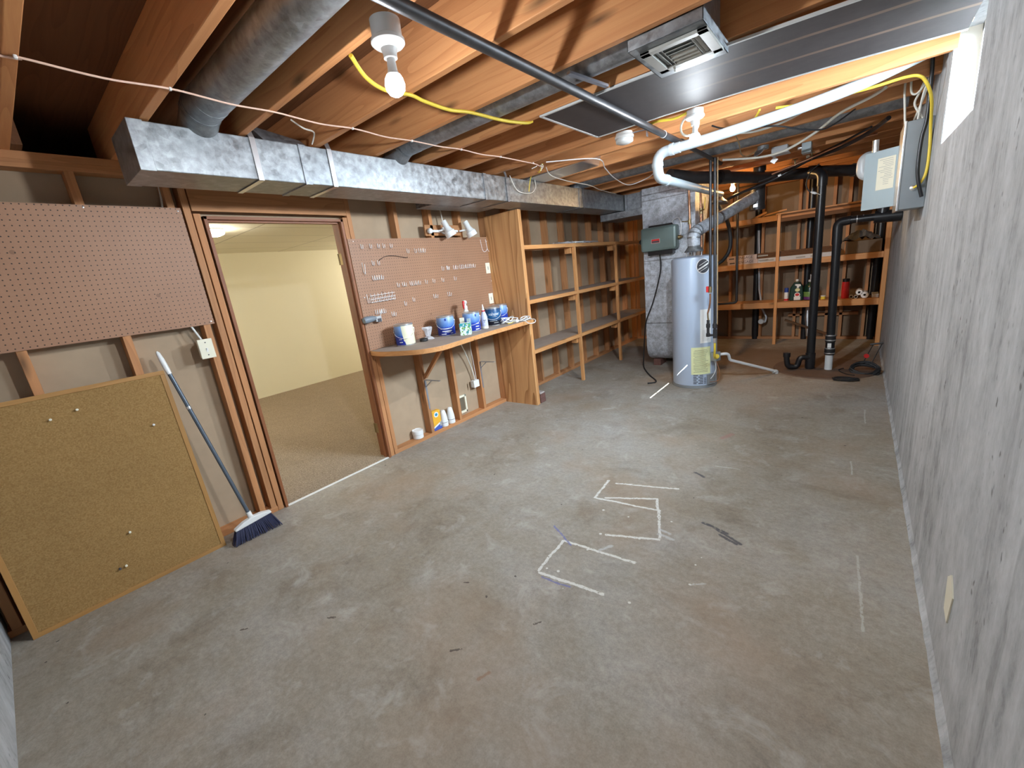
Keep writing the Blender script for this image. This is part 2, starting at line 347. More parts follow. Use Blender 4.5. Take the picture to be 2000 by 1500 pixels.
def canlabel(name, kind):
    M, t, b = nt(name); n = N(t); o = n.obj(); s = n.sep(o)
    nz = n.noise(o, 30, 3)
    if kind == 'blue':
        c = n.ramp(n.math('DIVIDE', s[2], 0.19), (0.10, (0.012, 0.03, 0.30)), (0.42, (0.015, 0.05, 0.40)), (0.5, (0.07, 0.18, 0.50)), (0.95, (0.30, 0.48, 0.80)))
    else:
        c = n.ramp(n.math('DIVIDE', s[2], 0.19), (0.27, (0.008, 0.010, 0.02)), (0.30, (0.01, 0.05, 0.14)), (0.6, (0.015, 0.12, 0.30)), (0.95, (0.01, 0.04, 0.12)))
    if kind == 'drip': pass
    put(n, b, c, 0.35, 0, None, 0.5)
    return M, t, b, n, o, s, c
M_CBLUE = canlabel('blue_can_label', 'blue')[0]
M_CDARK = canlabel('dark_blue_can_label', 'dark')[0]
def dripcan():
    M, t, b, n, o, s, c = canlabel('blue_can_label_with_cream_drips', 'blue')
    side = n.vmath('DOT_PRODUCT', o, (0.55, 0.83, 0), 1)
    drip = n.noise(n.scale(o, (40, 40, 4)), 1.0, 2)
    th = n.math('ADD', side, n.math('MULTIPLY', n.math('SUBTRACT', drip, 0.5), 0.08))
    k = n.math('GREATER_THAN', n.math('ADD', th, n.math('MULTIPLY', s[2], 0.16)), 0.004)
    put(n, b, n.mix(k, c, (0.80, 0.77, 0.56)), 0.4); return M
M_CDRIP = dripcan()
def leafbox():
    M, t, b = nt('floral_print'); n = N(t); o = n.obj()
    v = n.voro(n.vmath('ADD', o, n.scale(n.noise(o, 40, 2, 0.5, 0, True), (0.02, 0.02, 0.02))), 75.0, out='Color'); s = n.sep(v)
    z = n.sep(o)[2]
    c = n.ramp(s[0], (0.35, (0.80, 0.85, 0.80)), (0.42, (0.05, 0.30, 0.32)), (0.62, (0.16, 0.42, 0.06)), (0.8, (0.82, 0.86, 0.80)))
    c.node.color_ramp.interpolation = 'CONSTANT'
    top = n.math('GREATER_THAN', z, 0.075)
    c = n.mix(n.math('MULTIPLY', top, n.math('LESS_THAN', s[1], 0.75)), c, (0.05, 0.36, 0.42))
    put(n, b, c, 0.5); return M
M_LEAF = leafbox()
def orangebox():
    M, t, b = nt('orange_carton_print'); n = N(t); o = n.obj(); s = n.sep(o)
    w = n.noise(n.scale(o, (20, 20, 60)), 1.0, 2)
    base = n.mix(w, (0.80, 0.33, 0.02), (0.85, 0.52, 0.05))
    d = n.math('SUBTRACT', s[2], n.math('MULTIPLY', s[1], 0.35))
    blue = n.math('LESS_THAN', d, 0.045); wh = n.math('LESS_THAN', d, 0.062)
    c = n.mix(wh, base, (0.8, 0.78, 0.72)); c = n.mix(blue, c, (0.05, 0.10, 0.42))
    put(n, b, c, 0.5); return M
M_ORANGE = orangebox()

# ------------------------------------------------------------------ mesh helpers
class MB:
    def __init__(s): s.v = []; s.g = []; s.f = []
    def add(s, vs, fs, gs=None):
        b = len(s.v); s.v += [Vector(p) for p in vs]; s.g += list(gs) if gs else [tuple(p) for p in vs]
        s.f += [tuple(b + i for i in f) for f in fs]; return s
    def obox(s, c, size, M=None, long=None):
        hx, hy, hz = size[0] / 2, size[1] / 2, size[2] / 2
        ax = long if long is not None else max(range(3), key=lambda i: size[i])
        off = (R.uniform(0, 50), R.uniform(0, 50), R.uniform(0, 50))
        vs, gs = [], []
        for x, y, z in ((-1, -1, -1), (1, -1, -1), (1, 1, -1), (-1, 1, -1), (-1, -1, 1), (1, -1, 1), (1, 1, 1), (-1, 1, 1)):
            p = Vector((x * hx, y * hy, z * hz)); o = [p[ax], p[(ax + 1) % 3], p[(ax + 2) % 3]]
            gs.append((o[0] + off[0], o[1] + off[1], o[2] + off[2]))
            vs.append((M @ p if M else p) + Vector(c))
        return s.add(vs, [(0, 3, 2, 1), (4, 5, 6, 7), (0, 1, 5, 4), (1, 2, 6, 5), (2, 3, 7, 6), (3, 0, 4, 7)], gs)
    def box(s, x0, y0, z0, x1, y1, z1, long=None):
        return s.obox(((x0 + x1) / 2, (y0 + y1) / 2, (z0 + z1) / 2), (abs(x1 - x0), abs(y1 - y0), abs(z1 - z0)), None, long)
    def bar(s, a, b, w, h, up=(0, 0, 1)):
        a = Vector(a); b = Vector(b); d = (b - a); L = d.length; d.normalize(); u = Vector(up)
        sd = d.cross(u).normalized(); u = sd.cross(d).normalized()
        return s.obox((a + b) / 2, (L, w, h), Matrix((d, sd, u)).transposed(), 0)
    def tube(s, pts, r, n=12, caps=True, closed=False):
        pts = [Vector(p) for p in pts]; m = len(pts); rs = r if hasattr(r, '__len__') else [r] * m
        vs = []; u = None
        for i, p in enumerate(pts):
            if closed: t = pts[(i + 1) % m] - pts[i - 1]
            else: t = pts[min(i + 1, m - 1)] - pts[max(i - 1, 0)]
            t = t.normalized() if t.length > 1e-9 else Vector((0, 0, 1))
            if u is None:
                u = t.orthogonal().normalized()
            else:
                u = u - t * u.dot(t); u = u.normalized() if u.length > 1e-6 else t.orthogonal().normalized()
            w = t.cross(u)
            for k in range(n):
                a = 2 * PI * k / n; vs.append(p + (u * math.cos(a) + w * math.sin(a)) * rs[i])
        fs = []
        for i in range(m if closed else m - 1):
            j = (i + 1) % m
            for k in range(n):
                fs.append((i * n + k, i * n + (k + 1) % n, j * n + (k + 1) % n, j * n + k))
        if caps and not closed: fs += [tuple(reversed(range(n))), tuple(range((m - 1) * n, m * n))]
        return s.add(vs, fs)
    def cyl(s, a, b, r, n=20, r2=None): return s.tube([a, b], [r, r if r2 is None else r2], n)
    def lathe(s, prof, c=(0, 0, 0), axis=(0, 0, 1), n=28):
        ax = Vector(axis).normalized(); u = ax.orthogonal().normalized(); w = ax.cross(u); c = Vector(c); vs = []
        if abs(ax.z) > 0.99: u = Vector((1, 0, 0)); w = ax.cross(u)
        for r, h in prof:
            for k in range(n):
                a = 2 * PI * k / n; vs.append(c + ax * h + (u * math.cos(a) + w * math.sin(a)) * r)
        fs = []
        for i in range(len(prof) - 1):
            for k in range(n):
                fs.append((i * n + k, i * n + (k + 1) % n, (i + 1) * n + (k + 1) % n, (i + 1) * n + k))
        if prof[0][0] > 1e-5: fs.append(tuple(reversed(range(n))))
        if prof[-1][0] > 1e-5: fs.append(tuple(range((len(prof) - 1) * n, len(prof) * n)))
        return s.add(vs, fs)
    def prism(s, poly, d, M=None):
        """poly in local xy, extruded along local z by d, placed by M"""
        k = len(poly); vs = [(x, y, 0) for x, y in poly] + [(x, y, d) for x, y in poly]
        gx = R.uniform(0, 30); gs = [(p[0] + gx, p[1] + gx, p[2]) for p in vs]
        if M: vs = [M @ Vector(p) for p in vs]
        return s.add(vs, [tuple(reversed(range(k))), tuple(range(k, 2 * k))] + [(i, (i + 1) % k, k + (i + 1) % k, k + i) for i in range(k)], gs)
    def build(s, name, mat, parent=None, loc=None, smooth=None, bevel=0.0, kind=None):
        """parent None: top-level, origin at loc. With a parent the mesh keeps world positions."""
        off = Vector(loc) if loc is not None else (worldloc(parent) if parent else Vector((0, 0, 0)))
        me = bpy.data.meshes.new(name); me.from_pydata([tuple(p - off) for p in s.v], [], s.f); me.validate(verbose=False); me.update()
        if len(me.vertices) == len(s.v):
            at = me.attributes.new('grain', 'FLOAT_VECTOR', 'POINT')
            at.data.foreach_set('vector', [c for g in s.g for c in g])
        me.materials.append(mat)
        o = bpy.data.objects.new(name, me); COL.objects.link(o)
        if parent:
            o.parent = parent; o.location = off - worldloc(parent)
        else: o.location = off
        if smooth is None: smooth = any(len(f) > 4 for f in s.f) or len(s.f) > 40
        if smooth:
            me.polygons.foreach_set('use_smooth', [True] * len(me.polygons)); me.set_sharp_from_angle(angle=math.radians(38))
        if bevel:
            bv = o.modifiers.new('edge', 'BEVEL'); bv.width = bevel; bv.segments = 2; bv.limit_method = 'ANGLE'; bv.angle_limit = math.radians(50)
            bv.use_clamp_overlap = True
        if kind: o['kind'] = kind
        return o
WL = {}
def worldloc(o):
    v = Vector((0, 0, 0))
    while o: v += o.location; o = o.parent
    return v
def tag(o, label, cat, group=None):
    o['label'] = label; o['category'] = cat
    if group: o['group'] = group
    return o
def thing(name, label, cat, loc, group=None):
    o = bpy.data.objects.new(name, None); COL.objects.link(o); o.location = loc; o.empty_display_size = 0.05
    return tag(o, label, cat, group)
def dup(root, loc, label=None, rz=0.0, group=None):
    r = root.copy(); COL.objects.link(r); r.location = loc; r.rotation_euler = (0, 0, rz)
    if label: r['label'] = label
    if group: r['group'] = group
    for ch in list(root.children):
        c = ch.copy(); COL.objects.link(c); c.parent = r
        for g in list(ch.children):
            d = g.copy(); COL.objects.link(d); d.parent = c
    return r
def crom(pts, k=8, closed=False):
    pts = [Vector(p) for p in pts]; n = len(pts); out = []
    rng = range(n if closed else n - 1)
    for i in rng:
        if closed: p0, p1, p2, p3 = pts[i - 1], pts[i], pts[(i + 1) % n], pts[(i + 2) % n]
        else: p0, p1, p2, p3 = pts[max(i - 1, 0)], pts[i], pts[i + 1], pts[min(i + 2, n - 1)]
        for j in range(k):
            t = j / k; t2 = t * t; t3 = t2 * t
            out.append(0.5 * ((2 * p1) + (p2 - p0) * t + (2 * p0 - 5 * p1 + 4 * p2 - p3) * t2 + (3 * p1 - p0 - 3 * p2 + p3) * t3))
    if not closed: out.append(pts[-1])
    return out
def cable(name, pts, r, mat, label, cat='cable', group=None, k=8, n=8):
    o = MB().tube(crom(pts, k), r, n).build(name, mat, None, pts[0], True)
    return tag(o, label, cat, group)
def bend(pts, r, k=8):
    """polyline with rounded corners of radius r"""
    pts = [Vector(p) for p in pts]; out = [pts[0]]
    for i in range(1, len(pts) - 1):
        a, b, c = pts[i - 1], pts[i], pts[i + 1]
        d1 = (a - b).normalized(); d2 = (c - b).normalized(); ang = d1.angle(d2)
        t = min(r / math.tan(ang / 2), (a - b).length * 0.49, (c - b).length * 0.49)
        p, q = b + d1 * t, b + d2 * t
        for j in range(k + 1):
            u = j / k; out.append(p * (1 - u) ** 2 + b * 2 * u * (1 - u) + q * u * u)
    out.append(pts[-1]); return out
_font_cache = {}
def text_mb(body, size, fn, ex=0.0):
    cu = bpy.data.curves.new('t', 'FONT'); cu.body = body; cu.size = size; cu.align_x = 'CENTER'; cu.align_y = 'CENTER'; cu.resolution_u = 3
    ob = bpy.data.objects.new('t', cu); COL.objects.link(ob)
    dg = bpy.context.evaluated_depsgraph_get(); me = ob.evaluated_get(dg).to_mesh()
    mb = MB().add([fn(v.co.x, v.co.y) for v in me.vertices], [tuple(p.vertices) for p in me.polygons])
    ob.evaluated_get(dg).to_mesh_clear(); bpy.data.objects.remove(ob); bpy.data.curves.remove(cu)
    return mb

# ================================================================== THE SETTING
XR = 3.55; YB = 8.15; ZJ = 2.36; ZS = 2.595
def box(name, x0, y0, z0, x1, y1, z1, mat, parent=None, kind=None, bevel=0.0, long=None, loc=None):
    return MB().box(x0, y0, z0, x1, y1, z1, long).build(name, mat, parent, loc, False, bevel, kind)
floor = box('floor', -0.02, -0.2, -0.15, XR + 0.25, YB + 0.3, 0, M_FLOOR, None, 'structure')
# right concrete wall with the window opening
WY0, WY1, WZ0 = 2.98, 3.88, 1.91
mb = MB()
for a in ((XR, -0.2, 0, XR + .2, WY0, 2.62), (XR, WY1, 0, XR + .2, YB + .3, 2.62), (XR, WY0, 0, XR + .2, WY1, WZ0), (XR, WY0, 2.44, XR + .2, WY1, 2.62)): mb.box(*a)
wall_right = mb.build('wall_right', M_CWALL, None, None, False, 0, 'structure')
mb = MB(); vs = []; NF = 120
for k in range(NF + 1):
    y = -0.15 + k * 8.4 / NF; d = 0.012 + R.uniform(0, .004); h = 0.028 + R.uniform(0, .012); vs += [(XR - d, y, 0), (XR - d * .45, y, h * .45), (XR, y, h)]
mb.add(vs, [f for k in range(NF) for f in ((3 * k, 3 * k + 3, 3 * k + 4, 3 * k + 1), (3 * k + 1, 3 * k + 4, 3 * k + 5, 3 * k + 2))])
mb.build('mortar_fillet', M_CWALL, wall_right, None, False, 0, 'structure')
wall_front = box('wall_front', -0.2, -0.2, 0, XR + .2, 0.0, 2.62, M_CWALL, None, 'structure')
# window
win = MB()
for a in ((XR + .10, WY0, WZ0, XR + .15, WY0 + .035, 2.44), (XR + .10, WY1 - .03, WZ0, XR + .15, WY1, 2.44), (XR + .10, WY0, WZ0, XR + .15, WY1, WZ0 + .03), (XR + .10, WY0, 2.405, XR + .15, WY1, 2.44)): win.box(*a)
window = win.build('window_1', M_WHITE, None, None, False, 0, 'structure')
box('window_pane', XR + .123, WY0 + .03, WZ0 + .03, XR + .127, WY1 - .03, 2.41, M_GLASS, window, 'structure')
mb = MB()
M_REVEAL = plain('pale_cream_reveal', (0.70, 0.68, 0.60), 0.8, 0, 0.06, 8)  # reveal gets a paler, creamier tone than the concrete wall
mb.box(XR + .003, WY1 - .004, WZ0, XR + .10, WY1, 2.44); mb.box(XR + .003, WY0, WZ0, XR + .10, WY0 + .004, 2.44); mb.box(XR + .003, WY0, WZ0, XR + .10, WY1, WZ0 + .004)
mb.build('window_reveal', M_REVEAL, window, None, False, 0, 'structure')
# added unseen box outside the window, blocks the sun except a narrow slit
slit_box = MB()
for a in ((XR + .95, 2.6, 1.7, XR + 1.0, 4.3, 2.62), (XR + .2, 2.55, 1.7, XR + 1.0, 2.6, 2.62), (XR + .2, 4.3, 1.7, XR + 1.0, 4.35, 2.62), (XR + .2, 2.55, 1.65, XR + 1.0, 4.35, 1.7),
          (XR + .15, 2.55, 2.42, XR + .335, 4.35, 2.44), (XR + .36, 2.55, 2.42, XR + 1.0, 4.35, 2.44), (XR + .33, 2.55, 2.42, XR + .37, 2.72, 2.44), (XR + .33, 3.53, 2.42, XR + .37, 4.35, 2.44), (XR + .33, 3.06, 2.42, XR + .37, 3.075, 2.44)): slit_box.box(*a)
slit_box.build('sun_slit_box', M_GALVD, None, None, False, 0, 'structure')

# ceiling: subfloor with joists as its parts
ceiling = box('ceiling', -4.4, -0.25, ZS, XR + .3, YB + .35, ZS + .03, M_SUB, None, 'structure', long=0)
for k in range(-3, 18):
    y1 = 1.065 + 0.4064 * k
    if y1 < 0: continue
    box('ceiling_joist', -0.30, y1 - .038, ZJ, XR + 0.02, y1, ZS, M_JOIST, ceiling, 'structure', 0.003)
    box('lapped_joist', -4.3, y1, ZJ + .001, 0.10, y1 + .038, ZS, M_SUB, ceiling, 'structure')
# left stud wall: the paper-faced board behind, studs and plates as its parts
DY0, DY1, DZ = 1.335, 2.395, 2.09       # rough opening
mb = MB()
for a in ((-0.115, -0.02, 0, -0.092, DY0, 2.35), (-0.115, DY1, 0, -0.092, YB, 2.35), (-0.115, DY0, DZ, -0.092, DY1, 2.35)): mb.box(*a)
wall_left = mb.build('wall_left', M_SHEATH, None, None, False, 0, 'structure')
def lw(name, y0, z0, y1, z1, x0=-0.09, x1=0.0, mat=None): return box(name, x0, y0, z0, x1, y1, z1, mat or M_STUD, wall_left, 'structure', 0.002)
lw('top_plate', -0.02, 2.322, YB, 2.36); lw('top_plate', -0.02, 2.284, YB, 2.322)
lw('bottom_plate', -0.02, 0, DY0, 0.038); lw('bottom_plate', DY1, 0, YB, 0.038)
for yc in (0.035, 0.43, 0.838, 1.236, 2.875, 3.278, 3.675, 4.075, 4.48, 4.885, 5.29, 5.70, 6.10, 6.51, 6.92, 7.33, 7.74, 8.12):
    lw('stud', yc - .019, 0.038, yc + .019, 2.284)
lw('king_stud', 1.292, 0.038, 1.330, 2.284); lw('trimmer_stud', 1.337, 0.0, 1.375, 2.09)
lw('trimmer_stud', 2.350, 0.0, 2.388, 2.09); lw('king_stud', 2.392, 0.038, 2.430, 2.284)
lw('header', 1.337, 2.105, 2.392, 2.255); lw('header_block', 1.375, 2.255, 2.392, 2.284)
# door frame
mb = MB().box(-0.125, 1.384, 0, 0.012, 1.403, 2.075); mb.box(-0.06, 1.403, 0, -0.02, 1.415, 2.062)
door = mb.build('door_1', M_JAMB, None, None, False, 0.001, 'structure')
mb = MB().box(-0.125, 2.322, 0, 0.012, 2.341, 2.075); mb.box(-0.06, 2.310, 0, -0.02, 2.322, 2.062); mb.build('door_jamb', M_JAMB, door, None, False, 0.001, 'structure')
mb = MB().box(-0.125, 1.384, 2.056, 0.012, 2.341, 2.075); mb.box(-0.06, 1.403, 2.044, -0.02, 2.322, 2.056); mb.build('door_head', M_JAMB, door, None, False, 0.001, 'structure')
for z in (1.78, 0.28):
    mb = MB().box(-0.118, 2.3185, z - .045, -0.075, 2.3215, z + .045); mb.cyl((-0.122, 2.317, z - .045), (-0.122, 2.317, z + .045), 0.006, 10); mb.build('hinge', M_BRASS, door, None, True, 0, 'structure')
for z in (1.72, 1.02, 0.25):
    box('strike_mortise', -0.02, 1.4031, z - .04, 0.006, 1.4045, z + .04, M_OLDWOOD, door, 'structure')
box('threshold', -0.02, 1.403, 0.0, 0.004, 2.322, 0.006, M_WHITE, door, 'structure')
# the carpeted room beyond
carpet = box('carpet', -4.4, -0.6, -0.13, -0.018, 7.2, 0.008, M_CARPET, None, 'structure')
wall_far = box('wall_far', -4.4, -0.6, 0.0, -4.24, 7.2, 2.36, M_YWALL, None, 'structure')
box('wall_near', -4.4, -0.75, 0.0, -0.115, -0.6, 2.36, M_YWALL, None, 'structure')
box('wall_end', -4.4, 7.2, 0.0, -0.115, 7.35, 2.36, M_YWALL, None, 'structure')
mb = MB()
for a in ((-0.128, -0.6, 0, -0.116, DY0 + .04, 2.30), (-0.128, DY1 - .05, 0, -0.116, 7.2, 2.30), (-0.128, DY0 + .04, 2.09, -0.116, DY1 - .05, 2.30)): mb.box(*a)
mb.build('wall_inside', M_YWALL, None, None, False, 0, 'structure')
box('ceiling_tiles', -4.3, -0.6, 2.30, -0.116, 7.2, 2.315, M_TILE, None, 'structure')
# back wall
M_DIRTY = plain('stained_back_board', (0.26, 0.18, 0.115), 0.9, 0, 0.35, 3)
wall_back = box('wall_back', -0.12, YB + .09, 0, XR + .2, YB + .12, 2.60, M_DIRTY, None, 'structure')
def bw(name, x0, z0, x1, z1, y0=YB, y1=YB + .09): return box(name, x0, y0, z0, x1, y1, z1, M_STUD, wall_back, 'structure', 0.002)
bw('bottom_plate', 0.0, 0, XR, 0.038); bw('top_plate', 0.0, 2.322, XR, 2.36); bw('wall_block', 2.45, 0.36, 3.3, 0.398)
for xc in (0.02, 0.40, 0.80, 1.20, 1.62, 2.07, 2.53, 2.62, 2.93, 3.10, 3.36, 3.525): bw('stud', xc - .019, 0.038, xc + .019, 2.322)

# ================================================================== DUCTS AND PIPES OVERHEAD
X0, X1, Z0, Z1 = 0.385, 0.70, 2.145, 2.352
t = thing('trunk_duct', 'long rectangular galvanized trunk duct hung under the joists above the doorway', 'duct', (0.54, 0.98, Z0))
box('duct_body', X0, 0.98, Z0, X1, 6.55, Z1, M_GALV, t, None, 0.004)
mb = MB().box(X0 - .003, 0.975, Z0 - .003, X1 + .003, 1.035, Z1 + .003); mb.build('end_cap', M_GALV, t, None, False, 0.002)
for y in (1.75, 3.33, 4.96):
    mb = MB().box(X0 - .003, y - .012, Z0 - .004, X1 + .004, y + .024, Z1 + .002); mb.build('drive_joint', M_GALV, t, None, False, 0.001)
    mb = MB().box(X0 - .002, y - .018, Z0 - .006, X1 + .006, y - .012, Z1 + .002); mb.build('drive_cleat', M_GALVD, t, None, False)
for y in (1.488, 1.92, 3.63, 5.05):
    mb = MB().box(X1 + .004, y - .014, Z0 - .006, X1 + .007, y + .014, Z1 + .0); mb.box(X0, y - .014, Z0 - .006, X1 + .007, y + .014, Z0 - .004)
    mb.bar((X1 + .0055, y, Z1 - .005), (X1 - .01, y - .012, ZJ + .06), 0.028, 0.003, (1, 0, 0)); mb.build('hanger_strap', M_GALVD if y > 3 else M_TIN, t, None, False)
def round_duct(label, yc, zc, r, x0, x1, mat, collar=True, ex=0.70):
    t = thing('branch_duct', label, 'duct', (x0, yc, zc))
    MB().cyl((x0, yc, zc), (x1, yc, zc), r, 36).build('duct_pipe', mat, t, None, True)
    el = bend([(x0 + .04, yc, zc), (x0 - .10, yc, zc), (x0 - .24, yc, Z1 + .003)], 0.12, 10)
    MB().tube(el, r * 1.02, 32).build('elbow', mat, t, None, True)
    for i in (3, 6, 9):
        a, b = el[i], el[i + 1]; d = (b - a).normalized() * .006
        MB().tube([a - d, a + d], r * 1.06, 32).build('crimp_ring', mat, t, None, True)
    return t
round_duct('big round galvanized branch duct in the joist bay above the doorway', 1.272, 2.432, 0.080, 0.84, XR - .3, M_GALV)
t = round_duct('narrow dark round duct running from the trunk to the ceiling register', 2.468, 2.44, 0.076, 0.84, 2.52, M_GALVD)  # uses the darker galvanized metal
t = thing('register_boot_duct', 'dark round duct in the joist bay over the far end of the trunk duct', 'duct', (0.9, 5.05, 2.42))
MB().cyl((0.72, 5.03, 2.43), (XR - .1, 5.03, 2.43), 0.075, 28).build('duct_pipe', M_GALVD, t, None, True)  # same darker galvanized metal as the register duct
MB().tube(bend([(0.80, 5.03, 2.43), (0.66, 5.03, 2.43), (0.60, 5.03, 2.34)], .08), 0.078, 28).build('elbow', M_GALVD, t, None, True)
# tapered stack boot
t = thing('stack_boot', 'wedge-shaped shiny metal boot between joists over the trunk duct', 'duct', (1.0, 4.07, 2.36))
MB().add([(0.60, 3.96, 2.352), (0.60, 4.25, 2.352), (1.30, 4.29, 2.37), (1.30, 3.95, 2.37), (0.6, 3.96, 2.50), (0.6, 4.25, 2.50), (1.36, 4.28, 2.56), (1.36, 3.96, 2.56)],
         [(0, 3, 2, 1), (4, 5, 6, 7), (0, 1, 5, 4), (1, 2, 6, 5), (2, 3, 7, 6), (3, 0, 4, 7)]).build('boot_body', M_TIN, t, None, False, 0.003)
# small box duct next to the second strap
t = thing('square_boot', 'small dull metal boot behind the second strap of the trunk duct', 'duct', (0.62, 1.7, 2.352))
MB().add([(0.42, 1.56, 2.357), (0.68, 1.56, 2.357), (0.68, 1.80, 2.357), (0.42, 1.80, 2.357), (0.42, 1.50, 2.44), (0.62, 1.52, 2.44), (0.62, 1.80, 2.40), (0.42, 1.80, 2.40)],
         [(0, 3, 2, 1), (4, 5, 6, 7), (0, 1, 5, 4), (1, 2, 6, 5), (2, 3, 7, 6), (3, 0, 4, 7)]).build('boot_body', M_GALVD, t, None, False, 0.003)
# ceiling register
t = thing('ceiling_register', 'beige slotted air register in a metal boot hanging under the joists', 'air vent', (2.605, 2.47, 2.31))
mb = MB().box(2.44, 2.29, 2.319, 2.735, 2.685, 2.323); mb.box(2.48, 2.35, 2.323, 2.72, 2.60, 2.50)
for a in ((2.44, 2.29, 2.319, 2.446, 2.685, 2.36), (2.729, 2.29, 2.319, 2.735, 2.685, 2.36), (2.44, 2.29, 2.319, 2.735, 2.296, 2.36), (2.44, 2.679, 2.319, 2.735, 2.685, 2.352)): mb.box(*a)
mb.build('boot', M_GALV, t, None, False, 0.002)
mb = MB()
for a in ((2.472, 2.342, 2.306, 2.735, 2.375, 2.318), (2.472, 2.568, 2.306, 2.735, 2.601, 2.318), (2.472, 2.342, 2.306, 2.512, 2.601, 2.318), (2.697, 2.342, 2.306, 2.735, 2.601, 2.318)): mb.box(*a)
mb.build('face_frame', M_REG, t, None, False, 0.002)
box('throat_shade_plate', 2.515, 2.378, 2.317, 2.695, 2.566, 2.3195, M_GREYD, t)  # flat plate, the shade inside the throat is put into its grey
for i in range(6):
    y = 2.385 + i * .034
    MB().obox((2.605, y, 2.314), (0.105, 0.020, 0.002), Euler((0.6 if i < 3 else -0.6, 0, 0)).to_matrix()).build('louver', M_REG, t, None, False)
for x in (2.53, 2.545, 2.668, 2.683):
    MB().obox((x, 2.472, 2.314), (0.013, 0.19, 0.002), Euler((0, 0.7 if x < 2.6 else -0.7, 0)).to_matrix()).build('louver', M_REG, t, None, False)
box('damper_lever', 2.53, 2.598, 2.296, 2.536, 2.604, 2.318, M_REG, t)
# dark return-air panel under the joists
t = thing('return_air_panel', 'dark flat duct board with thin white edging nailed under the joists', 'panel', (2.65, 3.0, 2.33))
def pz(x): return 2.357 - 0.052 * max(0, (x - 2.2) / 1.35) ** 1.6
xs = [1.755 + i * (XR - .005 - 1.755) / 16 for i in range(17)]
def strip(y0, y1, dz0, dz1):
    mb = MB(); vs = []
    for x in xs: vs += [(x, y0, pz(x) + dz0), (x, y1, pz(x) + dz0), (x, y1, pz(x) + dz1), (x, y0, pz(x) + dz1)]
    fs = [(0, 3, 2, 1)] + [(64, 65, 66, 67)]
    for i in range(16):
        a = 4 * i
        for k in range(4): fs.append((a + k, a + (k + 1) % 4, a + 4 + (k + 1) % 4, a + 4 + k))
    return mb.add(vs, fs)
strip(2.66, 3.37, -0.004, 0.0).build('board', M_PANEL, t, None, True)
strip(2.650, 2.664, -0.010, 0.0).build('edge_trim', M_EDGE, t, None, True)
strip(3.362, 3.374, -0.008, 0.0).build('edge_trim', M_EDGE, t, None, True)
box('edge_trim', 1.75, 2.655, 2.349, 1.763, 3.372, 2.359, M_EDGE, t)
# long old steel pipe running down the room under the joists
t = thing('steel_pipe', 'long black and silver steel pipe running down the room under the joists', 'pipe', (2.08, 0.3, 2.335))
MB().cyl((2.10, -0.0, 2.325), (2.105, 4.10, 2.325), 0.0215, 24).build('pipe_length', M_STEELP, t, None, True)
MB().cyl((2.105, 4.10, 2.325), (2.09, 5.4, 2.33), 0.017, 20).build('pipe_length', M_IRON, t, None, True)
MB().lathe([(0.0215, -.03), (0.030, -.028), (0.030, 0.02), (0.026, .03), (0.018, .04)], (2.105, 4.10, 2.325), (0, 1, 0)).build('reducer', M_STEELP, t, None, True)
for y in (3.68,):
    MB().tube([(2.105 + .023 * math.cos(a), y, 2.325 + .023 * math.sin(a)) for a in [i * PI / 8 for i in range(17)]], 0.002, 6).build('hanger_wire', M_WIRE, t, None, True)
tag(MB().bar((2.15, 2.31, 2.352), (2.195, 2.61, 2.352), 0.022, 0.012).build('steel_angle', M_STEEL, None, (2.15, 2.31, 2.352), False), 'short steel angle bracket bridging two joists beside the dark panel', 'bracket')

# ================================================================== LAMPS
PW = 36.0
def lamp(label, x, y, z0, bulb, hang=0.052, rb=0.034, q=0.35, pw=1.0):
    t = thing('ceiling_lamp', label, 'lamp', (x, y, z0))
    MB().lathe([(0.050, 0), (0.050, -hang), (0.048, -hang - .002)], (x, y, z0), n=32).build('junction_box', M_PORC, t, None, True)
    z = z0 - hang
    MB().lathe([(0.050, 0), (0.056, -.004), (0.0565, -.014), (0.048, -.022), (0.028, -.030), (0.023, -.045), (0.023, -.058), (0.016, -.059)], (x, y, z), n=36).build('lampholder', M_PORC, t, None, True)
    zb = z - .056
    MB().lathe([(0.0135, 0), (0.015, -.018), (0.017, -.04), (0.024, -.052)], (x, y, zb), n=28).build('bulb_base', M_WHITE, t, None, True)
    MB().lathe([(0.0235, -.051), (0.0305, -.064), (rb, -.080), (0.0315, -.096), (0.022, -.109), (0.010, -.1155), (0.0, -.117)], (x, y, zb), n=28).build('bulb', bulb, t, None, True)
    filament(x, y, zb - .079, (0.86, 0.93, 1.0), PW * pw, q)
    return t
lamp('white porcelain lampholder with lit cool bulb on the joist nearest the big duct', 1.955, 1.452, 2.36, M_BULB)
t = lamp('white porcelain lampholder with lit cool bulb beside the dark panel and plastic pipe', 2.372, 3.485, 2.36, M_BULB, 0.03, 0.034, 0.08, 1.08)
t = thing('ceiling_lamp', 'bare warm yellow bulb glowing behind the black flue pipe', 'lamp', (1.99, 6.42, 2.36))
MB().lathe([(0.05, 0), (0.055, -.01), (0.05, -.02), (0.022, -.03), (0.022, -.06)], (1.99, 6.42, 2.30)).build('lampholder', M_PORC, t, None, True)
MB().cyl((1.99, 6.42, 2.30), (1.99, 6.42, 2.36), 0.04).build('junction_box', M_GREYD, t, None, True)
MB().lathe([(0.014, 0), (0.018, -.02), (0.029, -.045), (0.030, -.062), (0.020, -.083), (0.0, -.09)], (1.99, 6.42, 2.24)).build('bulb', M_WARMB, t, None, True)
filament(1.99, 6.42, 2.185, (1.0, 0.58, 0.22), 24)
t = thing('ceiling_lamp', 'glowing round lamp on the tiled ceiling of the carpeted room', 'lamp', (-1.98, 2.06, 2.30))
